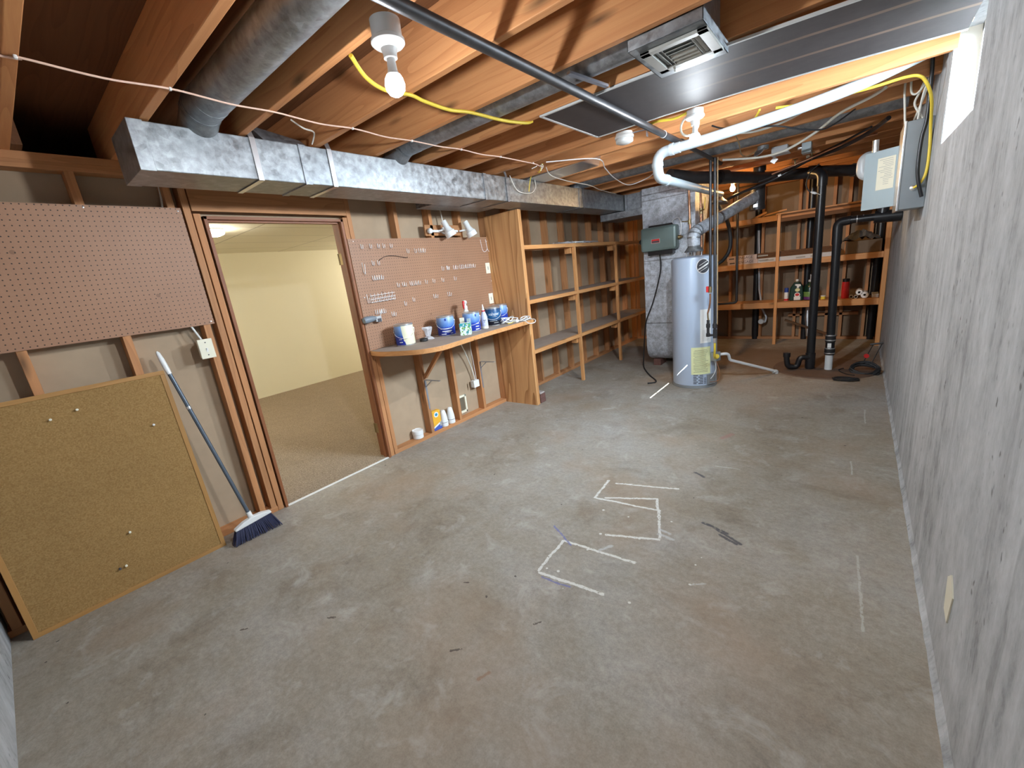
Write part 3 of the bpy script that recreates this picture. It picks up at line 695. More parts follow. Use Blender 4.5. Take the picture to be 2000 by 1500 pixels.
MB().lathe([(0.0, 0), (0.11, 0), (0.11, -.012), (0.0, -.013)], (-1.98, 2.06, 2.30)).build('base', M_WHITE, t, None, True)
MB().lathe([(0.10, -.012), (0.11, -.03), (0.10, -.05), (0.06, -.068), (0.0, -.073)], (-1.98, 2.06, 2.30)).build('shade', M_ROOMB, t, None, True)
for y in (5.6, -0.2):      # added unseen fill lamps, placed to steer the light spilling through the doorway
    d = bpy.data.lights.new('room_fill_light', 'POINT'); d.energy = 62; d.shadow_soft_size = 0.15; d.color = (1, 0.95, 0.85)
    o = bpy.data.objects.new('room_fill_light', d); COL.objects.link(o); o.location = (-2.9, y, 1.75)
# smoke alarm
t = thing('smoke_alarm', 'round white smoke alarm under the joist near the dark panel', 'smoke alarm', (1.90, 3.49, 2.36))
MB().lathe([(0.055, 0), (0.058, -.01), (0.058, -.018)], (1.90, 3.485, 2.36)).build('base', M_WHITE, t, None, True)
MB().lathe([(0.063, -.020), (0.066, -.028), (0.064, -.036), (0.050, -.040), (0.050, -.046), (0.060, -.048), (0.058, -.062), (0.040, -.070), (0.0, -.072)], (1.90, 3.485, 2.36), n=36).build('cover', M_WHITE, t, None, True)
MB().bar((1.94, 3.49, 2.345), (2.06, 3.52, 2.345), 0.018, 0.003).box(2.05, 3.50, 2.30, 2.053, 3.53, 2.346).build('bracket', M_STEEL, t, None, False)
# ================================================================== PVC vent and its loop
t = thing('vent_pipe', 'white plastic vent pipe under the joists looping down towards the furnace', 'pipe', (2.05, 3.90, 2.29))
MB().tube(crom([(2.10, 3.875, 2.255), (2.35, 3.876, 2.260), (2.65, 3.892, 2.278), (2.95, 3.930, 2.308), (3.22, 3.952, 2.35), (XR - .005, 3.958, 2.43)], 6), 0.034, 28).build('pipe_length', M_VENT, t, None, True)
MB().tube(bend([(2.16, 3.875, 2.255), (1.985, 3.875, 2.253), (1.985, 3.90, 2.085), (1.985, 4.10, 2.085)], 0.085, 12), 0.038, 28).build('elbow', M_VENT, t, None, True)
for p, d in (((2.10, 3.875, 2.255), (1, 0, 0)), ((1.985, 3.888, 2.175), (0, .14, -1)), ((1.985, 4.08, 2.085), (0, 1, 0))):
    MB().cyl(Vector(p) - Vector(d) * .014, Vector(p) + Vector(d) * .014, 0.042, 28).build('coupling', M_VENT, t, None, True)
MB().cyl((1.985, 4.06, 2.085), (1.92, 6.15, 2.12), 0.034, 28).build('pipe_length', M_VENT, t, None, True)
# ================================================================== furnace
YF = 6.05
t = thing('furnace_duct', 'tall galvanized furnace plenum standing behind the water heater', 'furnace', (1.33, 6.45, 0.0))
prof = [(YF, 2.352), (YF, 0.62), (YF + .004, 0.30), (YF + .03, 0.19), (YF + .08, 0.13), (YF + .16, 0.09), (YF + .7, 0.09), (YF + .7, 2.352)]
Mx = Matrix(((0, 0, 1, 1.0), (1, 0, 0, 0), (0, 1, 0, 0), (0, 0, 0, 1)))
MB().prism([(y, z) for y, z in prof if z > 0.62 - 1e-6], 0.66, Mx).build('plenum_body', M_GALVF, t, None, False, 0.004)
MB().prism([(y + .0, z) for y, z in prof[1:7]] + [(YF + .7, 0.62)], 0.655, Matrix.Translation((0.0025, 0, 0)) @ Mx).build('return_drum', M_GALVF, t, None, True)
for z in (2.20, 2.27, 1.45, 0.62): box('seam', 0.998, YF - .004, z - .006, 1.662, YF + .702, z + .006, M_GALVD, t)
for x in (1.06, 1.45): box('brick_foot', x, YF + .09, 0, x + .10, YF + .30, 0.09, M_BRICK, t)
MB().box(0.71, 6.20, 2.15, 1.0, 6.55, 2.35).box(0.708, 6.18, 2.148, 0.74, 6.56, 2.352).box(0.955, 6.12, 2.14, 0.999, 6.6, 2.352).build('supply_connector', M_GALVD, t, None, False, 0.003)
MB().box(0.40, 6.05, 2.05, 0.999, 6.7, 2.135).build('return_connector', M_GALVD, t, None, False, 0.003)
# humidifier
t = thing('humidifier', 'grey-green humidifier box mounted on the furnace plenum', 'humidifier', (1.25, YF - .08, 1.55))
o = MB().box(1.02, YF - .15, 1.565, 1.475, YF - .005, 1.86).build('housing', M_HUMID, t, None, False, 0.03)
MB().box(1.10, YF - .11, 1.515, 1.42, YF - .005, 1.566).build('drip_tray', M_BLACK, t, None, False, 0.006)
MB().box(1.10, YF - .06, 1.858, 1.40, YF - .005, 1.885).build('top_slot', M_BLACK, t, None, False, 0.003)
pl = MB().box(1.165, YF - .153, 1.66, 1.275, YF - .149, 1.715).build('nameplate', M_TIN, t, None, False)
MB().box(1.170, YF - .1545, 1.665, 1.270, YF - .1528, 1.710).build('nameplate_print', M_RED, pl, None, False); 
MB().box(1.175, YF - .1550, 1.668, 1.265, YF - .1543, 1.690).build('nameplate_print', M_INK, pl, None, False)
MB().lathe([(0.035, 0), (0.035, .02), (0.022, .024), (0.022, .035), (0.0, .036)], (1.02, YF - .08, 1.70), (-1, 0, 0)).build('motor_knob', M_BLACK, t, None, True)
MB().lathe([(0.025, 0), (0.022, .03), (0.012, .035), (0.012, .05), (0, .051)], (1.475, YF - .06, 1.70), (1, 0, 0)).build('water_valve', M_BRASS, t, None, True)
MB().tube(crom([(1.50, YF - .06, 1.71), (1.51, YF - .06, 1.85), (1.47, YF - .05, 1.93), (1.40, YF - .05, 1.90), (1.42, YF - .04, 1.86)]), 0.005, 8).build('water_tube', M_WIRE, t, None, True)
MB().tube(crom([(1.245, YF - .08, 1.52), (1.25, YF - .07, 1.35), (1.20, YF - .05, 1.15), (1.12, YF - .04, .90), (1.03, YF - .06, .66), (.965, YF + .02, .42), (.93, YF + .06, .18), (.97, 5.99, 0.02), (1.10, 5.75, .009), (1.25, 5.52, .009), (1.37, 5.36, .009), (1.40, 5.26, .009), (1.33, 5.20, .009)]), 0.0085, 10).build('drain_hose', M_RUBBER, t, None, True)
# ================================================================== water heater
HX, HY, HR = 1.832, 5.375, 0.236
t = thing('water_heater', 'tall white gas water heater standing on the concrete floor', 'water heater', (HX, HY, 0))
def hw(a, z, r=HR): return Vector((HX + r * math.sin(a), HY - r * math.cos(a), z))   # angle 0 faces -y, positive to +x
MB().lathe([(HR - .004, 0.03), (HR, 0.034), (HR, 1.425), (HR - .004, 1.44), (HR - .02, 1.448), (0.0, 1.462)], (HX, HY, 0), n=64).build('tank', M_HEATER, t, None, True)
MB().lathe([(HR - .006, 0), (HR + .004, 0.002), (HR + .004, 0.03), (HR - .006, 0.033)], (HX, HY, 0), n=64).build('base_ring', M_GREYD, t, None, True)
def patch(a0, a1, z0, z1, dr, n=10):
    vs, fs = [], []
    for i in range(n + 1):
        a = a0 + (a1 - a0) * i / n; vs += [hw(a, z0, HR + dr), hw(a, z1, HR + dr)]
    for i in range(n): fs.append((2 * i, 2 * i + 2, 2 * i + 3, 2 * i + 1))
    return MB().add(vs, fs)
yl = patch(0.13, 1.02, 0.165, 0.475, .003).build('yellow_notice', M_YPAPER, t, None, True)
for i in range(17):
    z = 0.44 - i * 0.0155
    patch(0.23 + (0.05 if i % 5 == 0 else 0), 0.92 - R.uniform(0, .18), z, z + .0035, .004, 5).build('print_line', M_INK, yl, None, True)
wl = patch(0.52, 1.05, 0.52, 0.89, .0025).build('white_notice', M_WHITE, t, None, True)
for i in range(14):
    z = 0.66 - i * .009
    patch(0.62, 0.95 - R.uniform(0, .1), z, z + .002, .0032, 4).build('print_line', M_GINK, wl, None, True)
# vent slots
for i in range(6):
    z = 0.055 + i * .019
    for a0, a1 in ((0.22, 0.42 if i % 2 else 0.36), (0.44 if not i % 2 else 0.50, 0.66), (0.70, 0.80)):
        if a0 > .69 and i > 3: continue
        patch(a0, a1, z, z + .009, .0022, 4).build('air_slot', M_INK, t, None, True)
# oval badge
bz, ba = 1.345, 0.66
def badge(u, v, dr): return hw(ba + u / HR, bz + v, HR + dr)
def ribbon(lo, hi, dr, u0, u1, n=14):
    us = [u0 + (u1 - u0) * i / n for i in range(n + 1)]
    return MB().add([badge(u, f(u), dr) for u in us for f in (lo, hi)], [(2 * i, 2 * i + 2, 2 * i + 3, 2 * i + 1) for i in range(n)])
oval = lambda u: 0.070 * math.sqrt(max(0.0, 1 - (u / 0.064) ** 2))
rim = lambda u: 0.078 * math.sqrt(max(0.0, 1 - (u / 0.071) ** 2))
ribbon(lambda u: -rim(u), rim, .0028, -.071, .071, 24).build('badge_rim', M_WHITE, t, None, True)
bd = ribbon(lambda u: -oval(u), oval, .0040, -.064, .064, 24).build('badge', M_INK, t, None, True)
for c, w, u0, u1 in ((-.004, .017, -.058, .058), (.030, .006, -.045, .050), (-.034, .006, -.050, .045)):
    ribbon(lambda u: c - w / 2 + .55 * u, lambda u: c + w / 2 + .55 * u, .0052, u0 * .92, u1 * .92).build('badge_stripe', M_WHITE, bd, None, True)
# gas control at the right side
gp = hw(1.15, 0.36, HR + .045)
gv = MB().obox(gp, (0.08, 0.07, 0.10), Euler((0, 0, 1.15)).to_matrix()).build('gas_control', M_GREYD, t, None, False, 0.008)
MB().lathe([(0.026, 0), (0.026, .018), (0.02, .022), (0, .022)], gp + Vector((0.02, -.04, .01)), (0.2, -1, 0)).build('control_knob', M_YEL, gv, None, True)
MB().tube(crom([gp + Vector((0, -.02, -.05)), gp + Vector((.01, -.03, -.14)), gp + Vector((-.02, -.03, -.22)), gp + Vector((-.06, -.02, -.27))]), 0.004, 8).build('burner_tube', M_WIRE, gv, None, True)
MB().tube(crom([gp + Vector((.01, -.02, -.05)), gp + Vector((.05, -.04, -.16)), gp + Vector((.04, -.05, -.26)), gp + Vector((-.05, -.04, -.29))]), 0.003, 8).build('pilot_tube', M_COPPER, gv, None, True)
MB().obox(hw(1.05, 0.10, HR + .008), (0.02, 0.11, 0.12), Euler((0, 0, 1.05 - PI / 2)).to_matrix()).build('burner_door', M_GREYD, t, None, False, 0.004)
# draft hood and legs
MB().lathe([(0.095, 0.0), (0.100, 0.005), (0.066, 0.055), (0.062, 0.075)], (HX, HY, 1.50), n=32).build('draft_hood', M_GALV, t, None, True)
for a in (0.4, 1.9, 3.5, 5.0): MB().cyl((HX + .075 * math.cos(a), HY + .075 * math.sin(a), 1.455), (HX + .08 * math.cos(a), HY + .08 * math.sin(a), 1.505), 0.006, 8).build('hood_leg', M_TIN, t, None, True)
# flue pipe up to the black tee
t = thing('flue_pipe', 'grey flue pipe slanting from the water heater up to the black tee', 'pipe', (HX, HY, 1.57))
fp = bend([(HX, HY, 1.56), (HX, HY, 1.70), (2.215, 6.46, 2.045)], 0.09, 10)
MB().tube(fp, 0.064, 32).build('pipe_length', M_GALVF, t, None, True)
for i in (2, 5, 8, 11):
    d = (fp[min(i + 1, len(fp) - 1)] - fp[i - 1]).normalized() * .007
    MB().tube([fp[i] - d, fp[i] + d], 0.068, 32).build('crimp_ring', M_GALV, t, None, True)
MB().tube([fp[-2].lerp(fp[-1], .34), fp[-2].lerp(fp[-1], .37)], 0.0675, 32).build('crimp_ring', M_GALV, t, None, True)
t = thing('flue_tee', 'black vertical tee that the slanting grey flue pipe joins', 'pipe', (2.245, 6.52, 1.91))
MB().cyl((2.245, 6.52, 1.92), (2.245, 6.52, 2.165), 0.080, 32).build('tee_body', M_IRON, t, None, True)
MB().lathe([(0.084, 0), (0.084, .045), (0.08, .047)], (2.245, 6.52, 1.90), n=32).build('tee_cap', M_IRON, t, None, True)
box('clamp', 2.215, 6.43, 1.93, 2.262, 6.437, 1.965, M_TIN, t)
# copper water lines
def pipe(name, pts, r, mat, label, rad=0.05, cat='pipe', group=None):
    o = MB().tube(bend(pts, rad), r, 14).build(name, mat, None, pts[0], True); return tag(o, label, cat, group)
t = thing('copper_pipe', 'bright copper pipe rising from the water heater beside the plenum', 'pipe', (1.765, 5.45, 1.46))
MB().cyl((1.778, 5.46, 1.452), (1.757, 5.46, 2.195), 0.012, 14).build('pipe_length', M_COPPER, t, None, True)
MB().cyl((1.778, 5.46, 1.462), (1.776, 5.46, 1.54), 0.019, 16).build('union', M_WHITE, t, None, True)
MB().cyl((1.769, 5.46, 1.66), (1.768, 5.46, 1.74), 0.016, 16).build('union', M_TIN, t, None, True)
mb = MB().cyl((1.764, 5.46, 1.80), (1.763, 5.46, 1.85), 0.018, 16); mb.cyl((1.762, 5.45, 1.83), (1.70, 5.40, 1.835), 0.006, 8); mb.build('valve', M_BRASS, t, None, True)
t = thing('copper_pipe', 'copper pipe with a yellow lever valve behind the elbow of the flue', 'pipe', (1.845, 5.50, 1.6))
MB().cyl((1.842, 5.64, 1.40), (1.830, 5.64, 2.195), 0.012, 14).build('pipe_length', M_COPPER, t, None, True)
mb = MB().cyl((1.836, 5.64, 1.90), (1.835, 5.64, 1.96), 0.019, 16); mb.cyl((1.836, 5.62, 1.93), (1.88, 5.60, 1.94), 0.008, 8); mb.build('valve', M_BRASS, t, None, True)
MB().bar((1.882, 5.60, 1.94), (1.89, 5.59, 2.06), 0.018, 0.004, (1, 0, 0)).build('valve_lever', M_YEL, t, None, False)
pipe('copper_pipe', [(1.905, 5.78, 1.40), (1.90, 5.78, 2.19)], 0.011, M_COPPER, 'thin copper pipe just behind the pair of black gas pipes')
# black gas pipes in front of the heater
t = thing('gas_pipe', 'black iron gas pipe with red valve ending halfway down the water heater', 'pipe', (2.088, 5.02, 0.8))
MB().cyl((2.088, 5.02, 1.13), (2.086, 5.02, 2.33), 0.0125, 16).build('pipe_length', M_IRON, t, None, True)
MB().cyl((2.086, 5.02, 1.08), (2.088, 5.02, 1.14), 0.017, 16).build('valve_body', M_BRASS, t, None, True)
MB().box(2.052, 5.00, 1.085, 2.074, 5.03, 1.145).build('valve_handle', M_RED, t, None, False, 0.004)
MB().tube(crom([(2.088, 5.02, 1.07), (2.088, 5.02, 1.0), (2.08, 5.02, 0.93), (2.065, 5.02, 0.87)]), 0.009, 12).build('copper_tube', M_COPPER, t, None, True)
MB().tube(crom([(2.065, 5.02, 0.875), (2.067, 5.02, 0.83), (2.073, 5.02, 0.79)]), 0.008, 12).build('cross_valve', M_BRASS, t, None, True)
mb = MB().cyl((2.069, 5.02, 0.80), (2.069, 5.02, 0.64), 0.014, 16); mb.cyl((2.069, 5.02, 0.76), (2.069, 5.02, 0.72), 0.02, 16); mb.cyl((2.069, 5.02, 0.66), (2.069, 5.02, 0.625), 0.02, 16); mb.cyl((2.069, 5.02, 0.64), (2.133, 5.02, 0.64), 0.012, 14); mb.build('drip_leg', M_IRON, t, None, True)
t = thing('gas_pipe', 'black iron gas pipe ending in a yellow flexible connector', 'pipe', (2.13, 5.02, 0.4))
MB().cyl((2.134, 5.02, 0.70), (2.124, 5.02, 2.33), 0.0135, 16).build('pipe_length', M_IRON, t, None, True)
mb = MB().cyl((2.134, 5.02, 0.76), (2.134, 5.02, 0.715), 0.021, 16); mb.cyl((2.135, 5.02, 0.70), (2.135, 5.02, 0.61), 0.019, 16); mb.cyl((2.12, 5.0, .745), (2.15, 5.04, .745), .008, 8); mb.build('union', M_IRON, t, None, True)
MB().cyl((2.135, 5.02, 0.61), (2.135, 5.02, 0.56), 0.016, 16).build('connector_nut', M_TIN, t, None, True)
MB().tube(crom([(2.135, 5.02, 0.565), (2.133, 5.03, 0.48), (2.118, 5.08, 0.40), (2.11, 5.16, 0.36)]), 0.011, 14).build('flexible_connector', M_YEL, t, None, True)
cable('gas_pipe', [(2.155, 5.03, 0.75), (2.146, 5.03, 2.33)], 0.005, M_TANC, 'thin tan line strapped along the black gas pipes', 'wire')
# relief drain across the floor
t = thing('drain_pipe', 'tan-white plastic drain pipe lying across the floor beside the water heater', 'pipe', (2.1, 5.6, 0.03))
MB().tube(bend([(2.06, 5.46, 0.335), (2.16, 5.52, 0.335), (2.17, 5.56, 0.25), (2.575, 5.99, 0.028)], 0.05), 0.0165, 16).build('pipe_length', M_PVC, t, None, True)
MB().tube(bend([(2.55, 5.965, 0.03), (2.583, 5.998, 0.028), (2.583, 5.998, 0.0)], 0.02), 0.021, 16).build('elbow', M_PVC, t, None, True)
# ================================================================== black drain pipes
t = thing('drain_stack', 'black drain pipe with a trap at its foot standing beside the sump lid', 'drain pipe', (2.885, 6.26, 0))
MB().cyl((2.885, 6.26, 0.0), (2.885, 6.26, 2.05), 0.042, 24).build('pipe_length', M_BLACK, t, None, True)
MB().tube(bend([(2.885, 6.26, 2.02), (2.885, 6.26, 2.14), (2.78, 6.36, 2.19)], .08), 0.049, 24).build('elbow', M_BLACK, t, None, True)
MB().cyl((2.885, 6.26, 0.02), (2.885, 6.26, 0.20), 0.050, 24).build('tee_fitting', M_BLACK, t, None, True)
tr = MB().tube(bend([(2.885, 6.24, 0.15), (2.79, 6.21, 0.155), (2.765, 6.20, 0.04), (2.675, 6.17, 0.04), (2.660, 6.17, 0.14), (2.660, 6.17, 0.21)], .045), 0.030, 20).build('trap', M_BLACK, t, None, True)
MB().cyl((2.66, 6.17, 0.165), (2.66, 6.17, 0.215), 0.038, 20).build('slip_nut', M_BLACK, tr, None, True)
t = thing('vent_riser', 'black pipe with rubber couplings and white foot turning into the concrete wall', 'drain pipe', (3.062, 6.25, 0))
MB().cyl((3.062, 6.25, 0.30), (3.05, 6.25, 1.46), 0.040, 24).build('pipe_length', M_BLACK, t, None, True)
MB().cyl((3.062, 6.25, 0.0), (3.062, 6.25, 0.20), 0.038, 24).build('white_foot', M_PVC, t, None, True)
for z in (0.185, 0.335): MB().lathe([(0.044, 0), (0.049, .004), (0.049, .075), (0.044, .08)], (3.062, 6.25, z)).build('rubber_coupling', M_RUBBER, t, None, True)
for z in (0.20, 0.255, 0.35, 0.405): MB().lathe([(0.0495, 0), (0.0505, .002), (0.0505, .010), (0.0495, .012)], (3.062, 6.25, z)).build('hose_clamp', M_TIN, t, None, True)
MB().lathe([(0.044, 0), (0.044, .075)], (3.062, 6.25, 0.263)).build('check_valve', M_BLACK, t, None, True)
box('valve_label', 3.04, 6.199, 0.275, 3.075, 6.2065, 0.325, M_WHITE, t)
MB().tube(bend([(3.05, 6.25, 1.40), (3.048, 6.25, 1.625), (3.16, 6.22, 1.63)], .09), 0.045, 24).build('elbow', M_BLACK, t, None, True)
MB().cyl((3.14, 6.222, 1.63), (3.49, 6.20, 1.625), 0.036, 24).build('side_arm', M_BLACK, t, None, True)
MB().cyl((3.34, 6.21, 1.625), (XR - .002, 6.20, 1.615), 0.058, 24).build('wall_coupling', M_BLACK, t, None, True)
MB().cyl((3.40, 6.205, 1.62), (3.41, 6.21, 1.80), 0.046, 24).build('wall_tee', M_BLACK, t, None, True)
for x in (3.20, 3.25): MB().cyl((x, 6.22, 1.63), (x + .008, 6.22, 1.63), 0.0385, 24).build('hose_clamp', M_TIN, t, None, True)
t = thing('sewer_pipe', 'thick black sewer pipe crossing under the joists above the back shelves', 'drain pipe', (2.3, 6.4, 2.25))
MB().tube(bend([(1.66, 5.15, 2.29), (1.80, 5.45, 2.265), (2.33, 6.56, 2.25), (2.85, 6.92, 2.235), (3.36, 7.55, 2.20)], .15), 0.062, 24).build('pipe_length', M_IRON, t, None, True)
MB().cyl((2.270, 6.46, 2.25), (2.265, 6.46, 2.59), 0.052, 24).build('vertical_branch', M_BLACK, t, None, True)
MB().lathe([(0.064, 0), (0.066, .01), (0.066, .05), (0.064, .06)], (2.268, 6.46, 2.32)).build('hub', M_BLACK, t, None, True)
for a, b in (((1.98, 5.80, 2.262), (2.03, 5.90, 2.261)), ((2.72, 6.825, 2.239), (2.80, 6.883, 2.237)), ((3.12, 7.25, 2.219), (3.18, 7.325, 2.214))): MB().cyl(a, b, 0.074, 24).build('hub', M_IRON, t, None, True)
MB().tube(bend([(3.34, 7.45, 2.20), (3.24, 5.72, 2.16)], .1), 0.001, 4) 
tag(MB().tube(bend([(3.30, 5.68, 2.14), (3.215, 5.60, 2.13), (3.215, 5.60, 1.99), (3.30, 5.60, 1.97), (XR - .001, 5.60, 1.97)], .07), 0.045, 20).build('pipe_elbow', M_PVC, None, (3.25, 5.6, 2.0), True), 'white plastic pipe elbow beside the open grey electrical panel door', 'pipe')
for i, (x, lab) in enumerate(((2.0, 'tall black stack pipe in the back wall behind the flooring cartons'), (2.665, 'black stack pipe in the back wall behind the dark green jug'))):
    t = tag(MB().cyl((x, 8.175, 0.0), (x, 8.175, 2.55), 0.046, 24).build('stack_pipe', M_BLACK, None, (x, 8.175, 0), True), lab, 'drain pipe')
tag(MB().cyl((3.452, 8.175, 0.0), (3.452, 8.175, 1.9), 0.045, 20).build('stack_pipe', M_BLACK, None, (3.452, 8.175, 0), True), 'dark stack pipe in the corner by the concrete wall', 'drain pipe')
# thin black pipe in front of the back shelves
pipe('water_pipe', [(1.985, 6.736, 2.36), (1.998, 6.736, 0.77), (1.72, 6.72, 0.76)], 0.0155, M_IRON, 'thin dark pipe dropping in front of the back shelves then turning level', 0.04)
# corrugated hose loop
cable('hose', [(1.80, 6.39, 2.12), (1.86, 6.39, 1.99), (1.94, 6.38, 1.83), (1.985, 6.36, 1.65), (1.985, 6.34, 1.48), (1.92, 6.30, 1.36), (1.83, 6.26, 1.315), (1.70, 6.22, 1.33)], 0.022, M_RUBBER, 'thick black hose curving beside the water heater', 'hose', None, 8, 14)
# round vent hood near the warm bulb
t = thing('light_hood', 'dull metal round hood beside the warm bulb', 'vent', (1.86, 6.3, 2.05))
MB().lathe([(0.10, 0), (0.095, .02), (0.04, .06), (0.03, .07)], (1.88, 6.25, 2.03), (0.15, 0.1, 1)).build('hood', M_GALVD, t, None, True)
# sump lid and what lies around it
tag(MB().lathe([(0.0, 0.012), (0.50, 0.012), (0.505, 0.004), (0.51, 0.0)], (3.02, 6.34, 0), n=56).build('sump_lid', plain('rusty_lid', (0.13, 0.08, 0.055), 0.7, 0.1, 0.35, 9), None, (3.02, 6.34, 0), True), 'round brown sump lid set in the floor under the black pipes', 'lid')
def coil(name, c, r, turns, wr, mat, label, sq=0.75, cat='cord', tilt=0.0, dz=0.004):
    pts = []
    for i in range(turns * 14 + 1):
        a = 2 * PI * i / 14; rr = r * (1 + 0.10 * math.sin(i * 1.7) + R.uniform(-.05, .05))
        pts.append((c[0] + rr * math.cos(a), c[1] + rr * sq * math.sin(a), c[2] + wr + dz * (i / 14) + tilt * math.sin(a) * r))
    return tag(MB().tube(crom(pts, 3), wr, 6).build(name, mat, None, c, True), label, cat)
coil('cable_coil', (3.385, 6.16, 0.012), 0.115, 9, 0.008, M_RUBBER, 'round coil of black cord leaning by the concrete wall', 0.6, 'cord', 0.45, 0.006)
coil('cable_coil', (3.23, 5.84, 0.0), 0.10, 5, 0.0065, M_RUBBER, 'flat tangle of black cord on the floor at the edge of the sump lid', 0.5)
t = thing('cord_reel_frame', 'thin black wire frame with a red disc standing against the concrete wall', 'frame', (3.45, 6.55, 0))
mb = MB(); mb.tube([(3.535, 6.6, .255), (3.42, 6.6, .238)], .011, 8); mb.build('handle_bar', M_BLACK, t, None, True)
mb = MB().tube([(3.45, 6.6, .245), (3.37, 6.55, 0.02)], .0045, 8); mb.build('frame_wire', M_BLACK, t, None, True)
MB().tube([(3.525, 6.6, .25), (3.44, 6.5, 0.02)], .0045, 8).build('frame_wire', M_BLACK, t, None, True)
MB().cyl((3.395, 6.545, .115), (3.397, 6.525, .115), .024, 24).build('red_disc', M_RED, t, None, True)
cable('electric_cable', [(3.20, 6.30, .018), (3.16, 6.20, .02), (3.22, 6.05, .02), (3.30, 6.0, .02)], .005, M_RUBBER, 'short black cord running from the white pipe foot towards the coil', 'cord')

# ================================================================== electrical panel
t = thing('electrical_panel', 'grey electrical panel with open door on the concrete wall', 'electrical panel', (XR, 4.5, 1.61))
MB().box(3.422, 4.33, 1.61, XR, 4.73, 2.14).build('cabinet', plain('cabinet_grey', (0.24, 0.27, 0.29), 0.45, 0.2, 0.1, 10), t, None, False, 0.004)
MB().box(3.412, 4.325, 1.605, 3.424, 4.735, 2.145).build('front_trim', M_TIN, t, None, False, 0.003)
dm = Matrix.Translation((3.416, 4.735, 0)) @ Matrix.Rotation(math.atan2(0.11, -0.185), 4, 'Z')
mb = MB(); mb.add([dm @ Vector(p) for p in ((0, -.004, 1.655), (0.215, -.004, 1.655), (0.215, .004, 1.655), (0, .004, 1.655), (0, -.004, 2.06), (0.215, -.004, 2.06), (0.215, .004, 2.06), (0, .004, 2.06))],
   [(0, 3, 2, 1), (4, 5, 6, 7), (0, 1, 5, 4), (1, 2, 6, 5), (2, 3, 7, 6), (3, 0, 4, 7)])
dr = mb.build('panel_door', M_GREYB, t, None, False, 0.002)
def dpt(u, z, off=.0065): return dm @ Vector((u, off, z))
lab = MB().add([dpt(.012, 1.785), dpt(.125, 1.785), dpt(.125, 2.005), dpt(.012, 2.005)], [(0, 1, 2, 3), (3, 2, 1, 0)]).build('paper_list', M_PAPER, dr, None, False)
for i in range(15):
    z = 1.99 - i * .012 - R.uniform(0, .003); u0 = .02 + R.uniform(0, .02); u1 = .118 - R.uniform(0, .045)
    if i > 11: u0, u1 = .045, .08
    MB().add([dpt(u0, z, .0075), dpt(u1, z, .0075), dpt(u1, z + .0025, .0075), dpt(u0, z + .0025, .0075)], [(0, 1, 2, 3), (3, 2, 1, 0)]).build('print_line', M_GINK, lab, None, False)
MB().lathe([(0.017, 0), (0.017, .006), (0.012, .010), (0.0, .011)], (3.487, 4.33, 1.735), (0, -1, 0)).build('cable_clamp', M_TIN, t, None, True)
MB().cyl((3.287, 4.95, 2.02), (3.284, 4.95, 2.16), 0.020, 18).build('conduit_sleeve', M_TIN, t, None, True)
cable('power_cable', [(3.49, 4.20, 2.50), (3.505, 4.25, 2.36), (3.51, 4.28, 2.13), (3.497, 4.29, 2.02), (3.495, 4.29, 1.86), (3.505, 4.29, 1.77), (3.530, 4.29, 1.67)], .010, M_BLACK, 'thick black cable hanging over the side of the electrical panel', 'cable', None, 8, 12)
cable('power_cable', [(2.75, 3.94, 2.345), (2.95, 3.985, 2.325), (3.22, 3.998, 2.318), (3.38, 3.998, 2.322), (3.445, 4.01, 2.305), (3.486, 4.06, 2.25), (3.512, 4.15, 2.19), (3.528, 4.27, 2.10), (3.540, 4.30, 1.95), (3.538, 4.30, 1.82), (3.518, 4.305, 1.76), (3.490, 4.322, 1.735)], .008, M_YEL, 'yellow cable curving from the joist down into the electrical panel', 'cable', None, 8, 10)
for i, (pts, lb) in enumerate((
    ([(3.405, 4.52, 2.55), (3.40, 4.50, 2.38), (3.41, 4.50, 2.26), (3.426, 4.50, 2.10)], 'white cable dropping straight behind the panel door'),
    ([(3.425, 4.45, 2.42), (3.432, 4.45, 2.33), (3.46, 4.44, 2.31), (3.50, 4.42, 2.36)], 'short looped white cable above the electrical panel'),
    ([(3.50, 4.45, 2.40), (3.47, 4.45, 2.31), (3.455, 4.45, 2.25), (3.50, 4.45, 2.16), (3.505, 4.45, 2.13)], 'kinked white cable entering the top of the electrical panel'),
    ([(3.52, 4.40, 2.42), (3.49, 4.42, 2.30), (3.478, 4.44, 2.16), (3.478, 4.44, 2.13)], 'white cable bowed beside the kinked one above the electrical panel'),
    ([(3.53, 4.55, 2.45), (3.50, 4.55, 2.30), (3.462, 4.55, 2.16), (3.46, 4.55, 2.13)], 'rearmost white cable entering the top of the electrical panel'))):
    cable('house_cable', pts, .006, M_NM, lb, 'cable', 'white cables entering the electrical panel')
